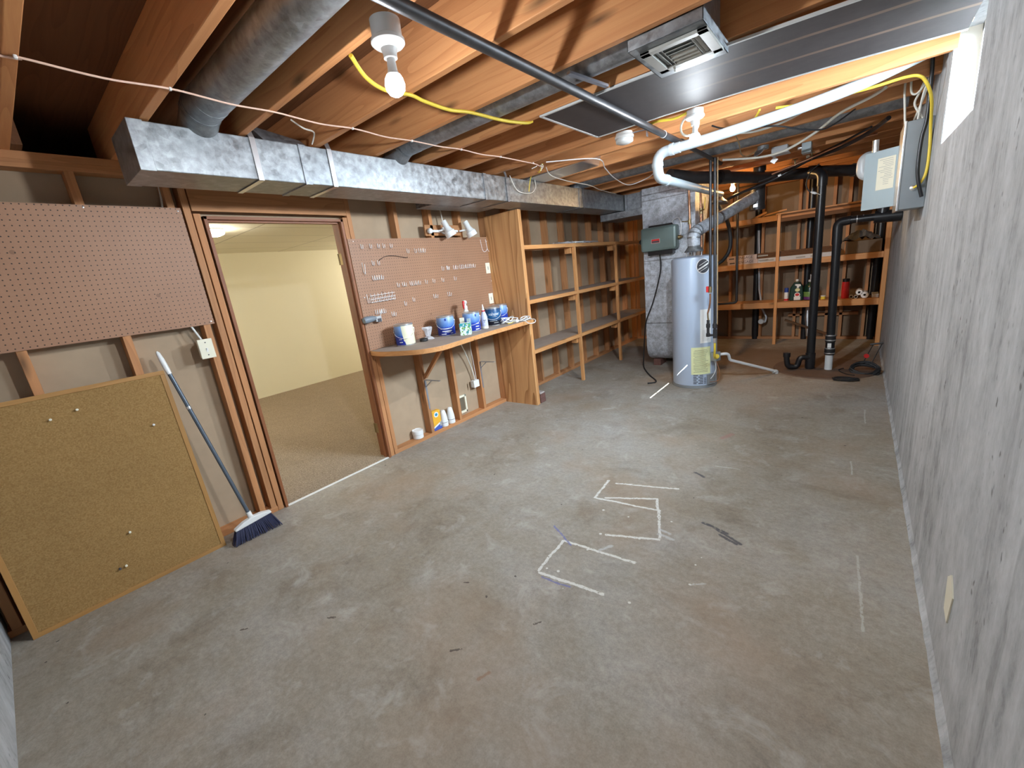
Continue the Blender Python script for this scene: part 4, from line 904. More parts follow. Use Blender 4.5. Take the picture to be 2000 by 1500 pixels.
# cables strung under the joists
cable('house_cable', [(2.15, 5.20, 2.325), (2.46, 5.22, 2.275), (2.68, 5.10, 2.265), (2.90, 4.85, 2.30), (3.065, 4.55, 2.335), (3.23, 4.36, 2.345), (3.30, 4.25, 2.352)], .010, M_NM, 'long thick white cable sagging under the far joists', 'cable', None, 8, 10)
cable('house_cable', [(2.345, 4.22, 2.35), (2.45, 4.30, 2.335), (2.57, 4.36, 2.325), (2.74, 4.33, 2.33), (2.86, 4.24, 2.34), (2.90, 4.16, 2.345), (3.01, 4.18, 2.352)], .008, M_NM, 'shorter white cable sagging below the white vent pipe', 'cable')
cable('power_cable', [(2.66, 3.93, 2.36), (2.60, 4.08, 2.34), (2.54, 4.18, 2.335), (2.43, 4.33, 2.34)], .007, M_YEL, 'short yellow cable hanging diagonally below the white vent pipe', 'cable')
cable('thin_wire', [(2.43, 4.34, 2.34), (2.385, 4.72, 2.335), (2.33, 5.10, 2.32), (2.345, 5.28, 2.32), (2.44, 5.22, 2.34)], .005, M_TANC, 'thin tan wire dangling towards the round lid under the joists', 'wire')
cable('thin_wire', [(2.36, 3.95, 2.352), (2.41, 4.10, 2.345), (2.57, 4.20, 2.328), (2.73, 4.28, 2.30), (2.87, 4.40, 2.26), (3.0, 4.50, 2.25), (3.15, 4.6, 2.345)], .0055, M_BLACK, 'thin black wire sagging between the joists past the white vent pipe', 'wire')
cable('power_cable', [(1.705, 1.475, 2.357), (1.65, 1.57, 2.325), (1.60, 1.70, 2.325), (1.57, 1.86, 2.352), (1.565, 1.95, 2.345), (1.575, 2.10, 2.335), (1.578, 2.26, 2.352), (1.61, 2.48, 2.345), (1.645, 2.66, 2.352), (1.67, 2.70, 2.362)], .0085, M_YEL, 'yellow cable strung across the joists near the big round duct', 'cable', None, 8, 10)
cable('power_cable', [(2.10, 3.45, 2.352), (2.16, 3.43, 2.348), (2.25, 3.455, 2.34), (2.33, 3.46, 2.35)], .008, M_YEL, 'yellow cable tucked along the dark panel edge beside a lampholder', 'cable')
MB0 = [(2.335 + .055 * math.cos(a), 3.50 + .01 * math.sin(a), 2.285 + .06 * math.sin(a)) for a in [i * 2 * PI / 18 for i in range(18)]]
tag(MB().tube(MB0, .007, 8, closed=True).build('cable_loop', M_NM, None, MB0[0], True), 'loop of white cable hanging beside the far lampholder', 'cable')
t = thing('telephone_wire', 'thin pink wire clipped under the joists along the trunk duct', 'wire', (1.085, 0.4, 2.355))
pk = [(1.06, 0.10, 2.357), (1.068, 0.62, 2.356), (1.089, 0.655, 2.354), (1.085, 0.86, 2.345), (1.089, 1.062, 2.354), (1.075, 1.27, 2.348), (1.07, 1.46, 2.354), (1.062, 1.68, 2.346), (1.066, 1.875, 2.354), (1.062, 2.08, 2.346), (1.062, 2.28, 2.354), (1.075, 2.48, 2.348), (1.083, 2.68, 2.354), (1.09, 2.88, 2.346), (1.095, 3.09, 2.354), (1.107, 3.49, 2.350), (1.09, 3.60, 2.35), (1.065, 3.70, 2.36)]
MB().tube(crom(pk, 6), .0038, 8).build('wire_run', M_PINK, t, None, True)
for y, x in ((0.648, 1.089), (1.055, 1.089), (1.866, 1.066), (2.272, 1.061), (2.678, 1.083), (3.084, 1.095), (3.49, 1.107)):
    MB().obox((x, y, 2.353), (.014, .010, .012)).build('wire_clip', M_WHITE, t, None, False, 0.003)
cable('thin_wire', [(1.175, 3.58, 2.355), (1.459, 3.92, 2.352), (1.40, 4.20, 2.32), (1.31, 4.55, 2.30), (1.25, 4.95, 2.28), (1.26, 5.15, 2.29), (1.40, 5.22, 2.33), (1.58, 5.0, 2.34)], .0042, M_WHITE, 'thin white wire sagging in front of the wedge-shaped boot', 'wire')
cable('thin_wire', [(1.08, 3.72, 2.352), (0.95, 4.0, 2.34), (0.90, 4.40, 2.335), (0.90, 4.85, 2.33), (0.80, 5.3, 2.335), (0.72, 5.9, 2.345)], .004, M_NM, 'thin pale wire lying along the top of the trunk duct', 'wire')
cable('thin_wire', [(0.725, 4.20, 2.42), (0.725, 4.06, 2.37), (0.722, 4.06, 2.29), (0.722, 3.96, 2.23), (0.722, 3.76, 2.24), (0.722, 3.66, 2.36)], .003, M_NM, 'thin pale wire looped down the face of the trunk duct', 'wire')
cable('thin_wire', [(1.09, 3.66, 2.37), (0.98, 3.80, 2.40), (0.92, 3.85, 2.36), (0.85, 3.9, 2.40), (0.78, 3.92, 2.37), (0.735, 3.94, 2.30), (0.735, 3.92, 2.24)], .004, M_YEL, 'pale yellow stub of wire hanging over the trunk duct', 'wire')
t = thing('doorbell_transformer', 'small dusty transformer with loose wires on top of the trunk duct', 'transformer', (0.62, 4.0, Z1))
MB().box(0.60, 3.98, Z1, 0.66, 4.08, Z1 + .045).build('transformer_body', M_IVORY, t, None, False, 0.004)
MB().box(0.60, 4.09, Z1, 0.66, 4.14, Z1 + .04).build('coil_block', M_BLACK, t, None, False, 0.004)
t = thing('wire_junction', 'tangle of bare copper wires and nuts at the joist above the trunk duct', 'wires', (1.12, 3.62, 2.36))
for i in range(7):
    p = Vector((1.10 + R.uniform(-.03, .03), 3.60 + R.uniform(-.03, .03), 2.355)); q = p + Vector((R.uniform(-.04, .04), R.uniform(-.04, .04), R.uniform(-.06, -.01)))
    MB().tube(crom([p, p.lerp(q, .5) + Vector((R.uniform(-.02, .02), 0.01, 0)), q]), .003, 6).build('wire_end', M_COPPER if i % 2 else M_NM, t, None, True)
cable('thin_wire', [(0.90, 1.62, 2.40), (0.93, 1.66, 2.36), (0.88, 1.74, 2.37), (0.80, 1.79, 2.38), (0.74, 1.80, 2.352)], .004, M_NM, 'thin white wire curling onto the trunk duct between its first straps', 'wire')
# heavy black cables sloping up towards the panel
cable('power_cable', [(1.95, 6.35, 2.07), (2.12, 6.30, 2.11), (2.45, 6.25, 2.18), (2.75, 6.20, 2.29), (3.02, 5.95, 2.305), (3.22, 5.6, 2.32), (3.35, 5.2, 2.338)], .017, M_BLACK, 'thick black cable sloping up past the black tee', 'cable', None, 8, 12)
cable('power_cable', [(2.30, 6.22, 2.18), (2.46, 6.2, 2.21), (2.76, 6.15, 2.30), (3.0, 5.9, 2.33), (3.25, 5.45, 2.345)], .009, M_RUBBER, 'thinner black cable strapped above the thick sloping one', 'cable')
cable('power_cable', [(2.852, 6.25, 2.24), (2.78, 6.22, 2.17), (2.75, 6.2, 2.06), (2.775, 6.2, 1.99), (2.80, 6.2, 1.972)], .006, M_RUBBER, 'thin black cord looped beside the top of the black drain stack', 'cord')
t = thing('plug_connector', 'white plug connector tied to the black drain stack', 'plug', (2.83, 6.2, 1.95))
MB().tube([(2.795, 6.2, 1.973), (2.815, 6.2, 1.962), (2.835, 6.2, 1.952), (2.85, 6.2, 1.946)], [.006, .013, .013, .006], 12).build('plug_body', M_WHITE, t, None, True)
MB().tube([(2.85, 6.2, 1.946), (2.885, 6.21, 1.925)], .003, 8).build('tie_wire', M_NM, t, None, True)
for (x, z, y) in ((2.54, 2.262, 5.5),):
    tag(MB().obox((x, y, z), (.045, .004, .05), Euler((0.1, 0.7, 0.1)).to_matrix()).build('paper_tag', M_WHITE, None, (x, y, z), False), 'small white paper tag hanging from the far joists', 'tag')
tag(MB().obox((2.50, 6.215, 2.205), (.03, .02, .03), Euler((0, -.3, 0)).to_matrix()).build('cable_clip', M_WHITE, None, (2.5, 6.2, 2.2), False), 'white clip on the thick black sloping cable', 'clip')
tag(MB().obox((2.755, 6.18, 2.315), (.03, .03, .045), Euler((0, -.2, 0)).to_matrix()).build('cable_sticker', M_PAPER, None, (2.75, 6.18, 2.3), False), 'beige sticker wrapped on the black sloping cables', 'sticker')
t = thing('junction_box', 'square pale grey junction box under the far joists behind the long white cable', 'junction box', (2.60, 5.47, 2.36))
MB().box(2.53, 5.38, 2.30, 2.66, 5.52, 2.36).build('box_body', M_LGREY, t, None, False, 0.004)
MB().box(2.52, 5.37, 2.294, 2.67, 5.53, 2.301).build('cover_plate', M_LGREY, t, None, False, 0.002)
t = thing('junction_box', 'smaller grey junction box beside the square pale one', 'junction box', (2.80, 5.60, 2.36))
MB().box(2.755, 5.52, 2.27, 2.83, 5.64, 2.36).build('box_body', M_GREYB, t, None, False, 0.004)
MB().cyl((2.72, 5.58, 2.33), (2.755, 5.58, 2.33), .014, 12).build('connector', M_TIN, t, None, True)
t = thing('round_junction_cover', 'round shiny lid hanging askew from a joist above the flue', 'junction box', (2.47, 5.16, 2.34))
MB().lathe([(0.0, .002), (0.048, .002), (0.050, 0), (0.048, -.004), (0, -.004)], (2.465, 5.16, 2.315), (-0.5, -0.7, 0.75)).build('lid', M_TIN, t, None, True)
MB().cyl((2.49, 5.20, 2.33), (2.49, 5.20, 2.36), .045, 20).build('box_body', M_GREYD, t, None, True)
# thin supply lines with valves under the far joists
t = thing('water_line', 'thin copper supply line with two small valves under the far joists', 'pipe', (2.8, 6.0, 2.26))
MB().tube(bend([(2.45, 6.05, 2.21), (2.75, 5.98, 2.265), (3.05, 5.9, 2.33), (3.3, 5.9, 2.35)], .1), .010, 12).build('pipe_length', M_COPPER, t, None, True)
for x, z in ((2.66, 2.25), (2.80, 2.277)):
    mb = MB().cyl((x, 6.0, z - .012), (x, 6.0, z + .05), .008, 10); mb.cyl((x - .025, 6.0, z + .05), (x + .025, 6.0, z + .05), .005, 8); mb.build('valve', M_BRASS, t, None, True)

# ================================================================== PEGBOARDS
pb1 = MB().box(0.0008, 0.30, 1.413, 0.006, 1.279, 2.118).build('pegboard', M_PEG, None, (0.003, 0.30, 1.413), False)
tag(pb1, 'bare brown pegboard on the studs above the corkboard', 'pegboard')
for i, (y, z) in enumerate(((1.262, 2.10), (0.845, 2.117 - .012), (1.262, 1.43))): MB().lathe([(.005, 0), (.004, .002), (0, .003)], (0.006, y, z), (1, 0, 0), 10).build('screw_head', M_TIN, pb1, None, True)
pb2 = MB().box(0.0008, 2.352, 1.005, 0.006, 4.060, 1.925).build('pegboard', M_PEG, None, (0.003, 2.352, 1.005), False)
tag(pb2, 'large brown pegboard with wire hooks over the workbench', 'pegboard')
for i, (y, z) in enumerate(((2.40, 1.905), (4.045, 1.88), (2.40, 1.45), (4.045, 1.45))): MB().lathe([(.005, 0), (.004, .002), (0, .003)], (0.006, y, z), (1, 0, 0), 10).build('screw_head', M_TIN, pb2, None, True)
hm = MB().tube(bend([(0.0075, 0, .012), (0.0078, 0, -.028), (0.030, 0, -.028), (0.036, 0, 0.002)], .006, 4), .0026, 6)
hook0 = hm.build('peg_hook', M_WIRE, None, (0, 0, 0), True)
first = [True]
def hooks(ys, z, label, group):
    for i, y in enumerate(ys):
        o = hook0 if first[0] else hook0.copy()
        if not first[0]: COL.objects.link(o)
        first[0] = False
        o.location = (0, y, z if not hasattr(z, '__len__') else z[i]); tag(o, label, 'hook', group)
hooks((2.462, 2.547, 2.625, 2.679, 2.755), 1.872, 'small wire hook in the topmost pegboard row near the doorway', 'top row of hooks near the doorway')
hooks((2.929, 3.018, 3.067, 3.095, 3.123), 1.822, 'small wire hook in the upper row at the middle of the pegboard', 'upper row of hooks mid pegboard')
hooks((2.539, 2.594), 1.735, 'small wire hook in the pair beside the bent black wire', 'pair of hooks beside the bent wire')
hooks((2.515, 2.538, 2.560, 2.582, 2.605), 1.612, 'small wire hook in the tight row of five above the wire rack', 'tight row of five hooks')
hooks((3.324, 3.391, 3.40, 3.486, 3.52, 3.574, 3.60, 3.625, 3.666, 3.695, 3.72, 3.745, 3.784), 1.642, 'small wire hook in the long crowded row near the upper cover plate', 'long crowded row of hooks')
hooks((2.756, 2.812, 2.835, 2.90, 2.923, 2.945, 2.97, 3.003, 3.086, 3.182, 3.30, 3.473), 1.532, 'small wire hook in the long central row of the pegboard', 'central row of hooks')
hooks((2.64, 2.665), 1.285, 'small wire hook in the low pair above the cream-dripped can', 'low pair of hooks')
hooks((3.16, 3.19, 3.35, 3.375), 1.385, 'small wire hook in the low scattered row above the blue cans', 'low scattered hooks')
hooks((2.80, 2.90), (1.36, 1.385), 'small wire hook standing alone low on the middle of the pegboard', 'two lone hooks')
hooks((2.478, 2.50, 2.522, 2.545, 2.565), 1.325, 'small wire hook in the tight row just above the grey clamp holder', 'hooks above the clamp holder')
for y, lb in ((3.945, 'long wire hook at the top corner of the pegboard, the nearer one to the doorway'), (4.03, 'long wire hook at the top corner of the pegboard, the one beside the plywood')):
    tag(MB().tube(bend([(0.008, y, 1.90), (0.009, y + .012, 1.80), (0.02, y + .02, 1.765), (0.04, y + .04, 1.775), (0.05, y + .05, 1.80)], .02), .0022, 6).build('peg_hook', M_WIRE, None, (0.008, y, 1.9), True), lb, 'hook')
tag(MB().tube(bend([(0.008, 2.44, 1.735), (0.009, 2.438, 1.66), (0.03, 2.437, 1.63), (0.034, 2.447, 1.72)], .015), .0024, 6).build('peg_hook', M_WIRE, None, (0.008, 2.44, 1.73), True), 'long wire hook hanging low at the pegboard edge by the doorway', 'hook')
cable('bent_wire', [(0.012, 2.60, 1.74), (0.014, 2.68, 1.775), (0.02, 2.78, 1.775), (0.016, 2.90, 1.755), (0.012, 2.92, 1.762)], .002, M_RUBBER, 'bent black wire lying across the hooks on the pegboard', 'wire')
t = thing('wire_rack', 'small wire tool rack on the pegboard near the doorway', 'rack', (0.01, 2.43, 1.42))
for z in (1.405, 1.43, 1.46): MB().tube([(0.03, 2.44, z - .004), (0.03, 2.695, z + .004)], .0022, 6).build('rail', M_WIRE, t, None, True)
for i in range(8):
    y = 2.425 + i * .037
    MB().tube(bend([(0.007, y, 1.475), (0.010, y, 1.40), (0.035, y, 1.40), (0.04, y, 1.445)], .006, 4), .0022, 6).build('prong', M_WIRE, t, None, True)
t = thing('clamp_holder', 'grey plastic clamp holder with metal clip screwed to the pegboard edge', 'holder', (0.02, 2.40, 1.26))
MB().tube([(0.035, 2.33, 1.262), (0.035, 2.36, 1.265), (0.035, 2.42, 1.268), (0.035, 2.45, 1.27)], [.024, .030, .025, .016], 16).build('grey_body', plain('slate_grey_plastic', (0.19, 0.225, 0.26), 0.45, 0, .06), t, None, True)
MB().box(0.006, 2.44, 1.235, 0.05, 2.50, 1.285).build('metal_clip', M_TIN, t, None, False, .004)
MB().box(0.048, 2.455, 1.232, 0.052, 2.492, 1.262).build('clip_gap', M_INK, t, None, False)
MB().tube([(0.04, 2.50, 1.285), (0.045, 2.515, 1.335)], .003, 8).build('clip_wire', M_WIRE, t, None, True)
def plate(label, y0, z0, y1, z1, x=0.006, toggle=True):
    t = thing('cover_plate', label, 'cover plate', (x, (y0 + y1) / 2, z0))
    MB().box(x, y0, z0, x + .006, y1, z1).build('plate', M_IVORY, t, None, False, .002)
    yc, zc = (y0 + y1) / 2, (z0 + z1) / 2
    MB().box(x + .0055, yc - .006, zc - .018, x + .0075, yc + .006, zc + .018).build('slot', M_GINK, t, None, False)
    return t
plate('ivory cover plate high on the pegboard beside the plywood', 3.975, 1.535, 4.045, 1.650)
plate('ivory cover plate low on the pegboard behind the paint cans', 3.965, 1.20, 4.035, 1.315)
# light switch by the door
t = thing('light_switch', 'ivory surface-mounted light switch beside the door studs', 'light switch', (0.0, 1.19, 1.205))
MB().box(-0.02, 1.155, 1.208, 0.025, 1.225, 1.322).build('surface_box', M_IVORY, t, None, False, .003)
MB().box(0.025, 1.150, 1.203, 0.031, 1.230, 1.327).build('plate', M_IVORY, t, None, False, .002)
MB().box(0.030, 1.185, 1.245, 0.033, 1.195, 1.270).box(0.033, 1.187, 1.258, 0.040, 1.193, 1.268).build('toggle', M_WHITE, t, None, False)
for z in (1.225, 1.305): MB().lathe([(.004, 0), (.003, .001), (0, .0015)], (0.031, 1.19, z), (1, 0, 0), 10).build('screw_head', M_INK, t, None, True)
MB().tube([(0.0, 1.185, 1.32), (-0.005, 1.165, 1.38), (-0.01, 1.15, 1.43)], .006, 8).build('feed_cable', M_WHITE, t, None, True)
cable('house_cable', [(-0.05, 1.22, 2.28), (-0.05, 1.215, 2.2), (-0.045, 1.20, 2.10)], .006, M_NM, 'white cable stapled to the wall above the bare pegboard', 'cable')

# ================================================================== CORKBOARD and BROOM
CB0 = Vector((0.135, 0.075, 0.0)); tiltv = Vector((-0.100, 0, 1.185)); Ht = tiltv.length; tv = tiltv.normalized(); nv = Vector((tv.z, 0, -tv.x))
def cbp(u, v, d): return CB0 + Vector((0, 1, 0)) * u + tv * v + nv * d
def cbbox(u0, v0, d0, u1, v1, d1):
    vs = [cbp(u, v, d) for d in (d0, d1) for u, v in ((u0, v0), (u1, v0), (u1, v1), (u0, v1))]
    lng = (u1 - u0) > (v1 - v0); of = R.uniform(0, 40)
    gs = [((u, v, d) if lng else (v, u, d)) for d in (d0, d1) for u, v in ((u0, v0), (u1, v0), (u1, v1), (u0, v1))]
    return MB().add(vs, [(0, 3, 2, 1), (4, 5, 6, 7), (0, 1, 5, 4), (1, 2, 6, 5), (2, 3, 7, 6), (3, 0, 4, 7)], [(g[0] + of, g[1], g[2]) for g in gs])
t = thing('corkboard', 'large wood-framed corkboard leaning against the studs on the floor', 'corkboard', (0.135, 0.5, 0))
WB = 0.868
cbbox(0.006, .006, -.018, WB - .006, Ht - .006, -.004).build('cork_panel', M_CORK, t, None, False)
for a in ((0, 0, WB, .024), (0, Ht - .024, WB, Ht), (0, .024, .024, Ht - .024), (WB - .024, .024, WB, Ht - .024)):
    cbbox(a[0], a[1], -.02, a[2], a[3], 0.0).build('frame_rail', M_FRAMEW, t, None, False, .0015)
pins = (((145, 789), M_IVORY, 'wooden push pin near the top edge of the corkboard'), ((201, 775), M_IVORY, 'pale push pin close under the top rail of the corkboard'), ((338, 837), M_WHITE, 'white push pin by the side rail of the corkboard'), ((273, 1080), M_IVORY, 'pale push pin low on the corkboard'), ((258, 1142), M_IVORY, 'ivory push pin at the bottom of the corkboard'), ((244, 1147), M_INK, 'dark push pin at the bottom of the corkboard'))
for (u, v), (mt, lb) in zip(((0.355, 1.055), (0.46, 1.075), (0.735, 0.89), (0.47, 0.335), (0.405, 0.16), (0.378, 0.158)), [(p[1], p[2]) for p in pins]):
    p = cbp(u, v, -.004)
    tag(MB().lathe([(.0015, 0), (.0015, .003), (.0055, .004), (.0038, .008), (.0038, .012), (.006, .016), (0, .017)], p, nv, 12).build('push_pin', mt, None, p, True), lb, 'push pin')
t = thing('broom', 'blue-bristled broom with grey handle leaning on the wall beside the corkboard', 'broom', (0.21, 1.12, 0))
HB, HT = Vector((0.185, 1.105, 0.145)), Vector((0.012, 0.945, 1.30))
hd = (HT - HB)
MB().cyl(HB, HB + hd * .90, 0.0115, 16).build('handle', M_HANDLE, t, None, True)
MB().cyl(HB + hd * .675, HB + hd * .69, 0.0135, 16).build('handle_joint', M_TIN, t, None, True)
MB().tube([HB + hd * .875, HB + hd * .90, HB + hd * .955, HB + hd * .99, HT], [.0125, .0145, .0145, .010, .003], 16).build('white_grip', M_WHITE, t, None, True)
bx = Vector((0.02, 1, 0.10)).normalized(); bc = Vector((0.190, 1.112, 0.118))
def bp(u, w, z): return bc + bx * u + Vector((w, 0, z))
mb = MB(); pf = [(-.115, -.008), (-.06, .012), (0, .02), (.06, .012), (.115, -.008), (.115, -.022), (-.115, -.022)]
k = len(pf); mb.add([bp(u, -.020, z) for u, z in pf] + [bp(u, .020, z) for u, z in pf], [tuple(range(k)), tuple(reversed(range(k, 2 * k)))] + [(i, k + i, k + (i + 1) % k, (i + 1) % k) for i in range(k)])
mb.build('broom_head', M_WHITE, t, None, False, .006)
MB().cyl(HB - hd.normalized() * .02, HB + hd.normalized() * .03, .016, 16).build('socket', M_WHITE, t, None, True)
mb = MB()
for i in range(46):
    for j in range(5):
        u = -.108 + .216 * i / 45; w = -.016 + .032 * j / 4
        a = bp(u, w, -.018); b = bp(u * 1.35 + R.uniform(-.006, .006), w * 1.8 + .022 + R.uniform(-.004, .004), 0); b.z = 0.003 + R.uniform(0, .006)
        mb.tube([a, a.lerp(b, .5) + Vector((.002, 0, 0)), b], [.0022, .0026, .0020], 4)
o = mb.build('bristles', M_NAVYB, t, None, True); o['kind'] = 'stuff'

# ================================================================== WORKBENCH
t = thing('workbench_shelf', 'narrow wooden workbench shelf with curved end below the large pegboard', 'workbench', (0.3, 3.2, 0.96))
edge = crom([(0.012, 2.345, 0), (0.20, 2.335, 0), (0.40, 2.385, 0), (0.565, 2.474, 0), (0.64, 2.62, 0), (0.625, 2.80, 0), (0.575, 3.20, 0), (0.55, 3.75, 0), (0.54, 4.048, 0)], 6)
poly = [(p.x, p.y) for p in edge] + [(0.012, 4.048)]
MB().prism(poly, 0.040, Matrix.Translation((0, 0, 0.960))).build('bench_top', M_SHELF, t, None, False, .002)
MB().prism([(x - .003 if x > .05 else x + .002, y) for x, y in poly], 0.0015, Matrix.Translation((0, 0, 1.0002))).build('dusty_surface', M_DUST, t, None, False)
MB().bar((0.02, 2.878, 0.625), (0.34, 2.90, 0.955), 0.035, 0.03, (0, 1, 0)).build('diagonal_brace', M_STUD, t, None, False, .002)
MB().box(0.0, 2.36, 0.92, 0.02, 4.05, 0.96).build('ledger', M_STUD, t, None, False)
# plywood divider
t = thing('plywood_divider', 'tall plywood divider panel between the workbench and the shelves', 'panel', (0.24, 4.06, 0))
pm = MB()
pm.add([(x, y, z) for y in (4.052, 4.070) for x, z in ((0.004, 0), (0.472, 0), (0.472, 2.135), (0.004, 2.135))], [(0, 1, 2, 3), (7, 6, 5, 4), (0, 4, 5, 1), (1, 5, 6, 2), (2, 6, 7, 3), (3, 7, 4, 0)], [(z * .8, x * .5, y) for y in (4.052, 4.070) for x, z in ((0.004, 0), (0.472, 0), (0.472, 2.135), (0.004, 2.135))])
pm.build('plywood_sheet', M_PLY, t, None, False)
MB().box(0.432, 4.070, 0, 0.472, 4.108, 2.135, 2).build('edge_post', M_SHELF, t, None, False, .002)
# wire and brackets below the bench
def bracket(label, y, z):
    t = thing('shelf_bracket', label, 'bracket', (0.0, y, z))
    MB().prism([(-.012, 0), (.012, 0), (.008, -.30), (0, -.305), (-.008, -.30)], .003, Matrix(((0, 0, 1, 0.001), (1, 0, 0, y), (0, 1, 0, z), (0, 0, 0, 1)))).build('wall_leg', M_STEEL, t, None, False, .001)
    MB().add([(0.0, y - .012, z), (0.0, y + .012, z), (0.22, y + .012, z + .004), (0.225, y, z + .004), (0.22, y - .009, z + .004), (0, y - .012, z + .004), (0, y + .012, z + .004), (0.22, y + .012, z + .008), (0.225, y, z + .008), (0.22, y - .009, z + .008)],
             [(0, 4, 3, 2, 1), (5, 6, 7, 8, 9), (0, 1, 6, 5), (1, 2, 7, 6), (2, 3, 8, 7), (3, 4, 9, 8), (4, 0, 5, 9)]).build('shelf_arm', M_STEEL, t, None, False)
    MB().tube([(0.003, y, z - .07), (0.10, y, z)], .005, 8).build('gusset', M_STEEL, t, None, True)
bracket('grey steel shelf bracket on the stud below the bench brace', 2.880, 0.592)
bracket('grey steel shelf bracket on the stud beside the outlet box', 3.682, 0.588)
t = thing('outlet_box', 'white outlet box with loose wires on the stud below the workbench', 'outlet', (-0.04, 3.62, 0.32))
MB().box(-0.06, 3.555, 0.315, -0.01, 3.64, 0.395).build('box_body', M_WHITE, t, None, False, .004)
MB().box(-0.03, 3.520, 0.33, -0.015, 3.535, 0.40).build('cable_clamp', M_TIN, t, None, False, .002)
for i, pts in enumerate(([(0.10, 3.26, 0.950), (0.05, 3.38, 0.86), (-.01, 3.50, 0.70), (-.03, 3.58, 0.50), (-.03, 3.60, 0.39)], [(0.035, 3.58, 0.950), (-.02, 3.59, 0.80), (-.03, 3.61, 0.60), (-.03, 3.62, 0.39)])):
    MB().tube(crom(pts), .006 if i == 0 else .004, 8).build('lead_wire', M_NM, t, None, True)
t = thing('pet_door', 'cream-framed pet door set in the wall board below the workbench', 'pet door', (-0.09, 3.39, 0.07))
for a in ((3.300, .245, 3.46, .268), (3.300, .066, 3.46, .092), (3.300, .066, 3.318, .268), (3.438, .066, 3.462, .268)): MB().box(-0.0925, a[0], a[1], -0.070, a[2], a[3]).build('frame_rail', M_IVORY, t, None, False, .003)
MB().box(-0.0922, 3.315, .09, -0.085, 3.44, .247).build('flap', plain('smoky_flap', (0.16, 0.13, 0.09), 0.25), t, None, False)
# things standing on the bottom plate
ZP = 0.0382
tub = thing('white_tub', 'round white plastic tub standing on the bottom plate below the bench', 'tub', (-0.042, 2.715, ZP))
MB().lathe([(0.047, 0), (0.052, .003), (0.053, .038), (0.050, .040)], (-.042, 2.715, ZP), n=36).build('tub_base', M_WHITE, tub, None, True)
MB().lathe([(0.052, .041), (0.055, .043), (0.056, .080), (0.052, .084), (0.047, .077), (0.0, .075)], (-.042, 2.715, ZP), n=36).build('lid', M_WHITE, tub, None, True)
ob = thing('orange_carton', 'orange and yellow carton leaning on the stud below the bench', 'carton', (-0.035, 2.958, ZP))
MB().box(-0.06, 2.905, ZP, -0.012, 3.010, ZP + .205).build('carton_body', M_ORANGE, ob, None, False, .002)
MB().add([(-.011, 2.955 + .03 * math.cos(a), ZP + .165 + .028 * math.sin(a)) for a in [i * 2 * PI / 20 for i in range(20)]], [tuple(range(20))]).build('round_emblem', M_WHITE, ob, None, False)
MB().add([(-.0105, 2.955 + .018 * math.cos(a), ZP + .165 + .016 * math.sin(a)) for a in [i * 2 * PI / 20 for i in range(20)]], [tuple(range(20))]).build('emblem_dot', plain('teal_ink', (0.03, 0.25, 0.40)), ob, None, False)
MB().box(-.0118, 2.985, ZP + .03, -.0105, 3.008, ZP + .075).build('print_panel', M_GINK, ob, None, False)
def freshener(label, y):
    t = thing('air_freshener', label, 'air freshener', (-0.035, y, ZP))
    MB().lathe([(0.037, 0), (0.040, .003), (0.041, .040), (0.038, .042)], (-.035, y, ZP), n=32).build('base_cup', M_WHITE, t, None, True)
    MB().lathe([(0.0385, .046), (0.041, .048), (0.039, .085), (0.031, .135), (0.025, .165), (0.015, .174), (0, .175)], (-.035, y, ZP), n=32).build('cone_cover', M_WHITE, t, None, True)
    MB().lathe([(0.0375, .040), (0.0375, .047)], (-.035, y, ZP), n=32).build('dark_ring', M_INK, t, None, True)
freshener('white cone air freshener touching the orange carton', 3.065); freshener('white cone air freshener standing farther from the orange carton', 3.165)
# bricks by the plywood foot
M_BRICKW = plain('mortar_smeared_brick', (0.42, 0.36, 0.33), 0.9, 0, 0.35, 30, .3)
tag(MB().box(0.36, 4.13, 0.0, 0.47, 4.23, 0.055).build('brick', M_BRICK, None, (0.41, 4.18, 0), False, .004), 'lower dark brick on the floor behind the plywood divider', 'brick')
tag(MB().box(0.36, 4.13, 0.056, 0.468, 4.232, 0.105).build('brick', M_BRICK, None, (0.41, 4.18, .056), False, .004), 'upper dark brick stacked behind the plywood divider', 'brick')
tag(MB().box(0.365, 4.135, 0.106, 0.465, 4.225, 0.125).build('brick_chip', M_BRICKW, None, (0.41, 4.18, .106), False, .004), 'pale mortar slab on top of the dark bricks', 'brick')
# spot light over the pegboard
t = thing('spot_light', 'white twin-head spot light on a wood block over the pegboard', 'lamp', (0.0, 3.4, 1.95))
MB().box(-0.02, 3.19, 1.945, 0.0, 3.66, 2.045).build('wood_block', M_STUD, t, None, False, .002)
MB().tube([(0.02, 3.225, 1.985), (0.02, 3.60, 1.985)], .012, 14).lathe([(0.03, 0), (0.034, .006), (0.034, .02), (0, .024)], (0.0, 3.42, 1.99), (1, 0, 0), 24).build('mount_bar', M_WHITE, t, None, True)
MB().lathe([(0.0, -.028), (0.02, -.02), (0.028, 0), (0.02, .02), (0, .028)], (0.03, 3.225, 1.985), (0, 1, 0), 20).build('end_knob', M_WHITE, t, None, True)
for yy in (3.36, 3.66):
    ax = Vector((0.22, 0.34, -0.90)).normalized(); c = Vector((0.085, yy, 2.07))
    h = MB().lathe([(0, -.002), (0.025, 0), (0.028, .004), (0.028, .070), (0.031, .074), (0.040, .10), (0.052, .112), (0.054, .16), (0.050, .161), (0.046, .12), (0, .11)], c, ax, 28).build('spot_head', M_WHITE, t, None, True)
    MB().cyl(c + ax * .085, Vector((0.02, yy - .03, 1.985)), .009, 12).build('swivel_arm', M_WHITE, h, None, True)
    MB().lathe([(0, .165), (0.03, .155), (0.040, .14), (0.030, .12)], c, ax, 20).build('dark_bulb', M_TIN, h, None, True)
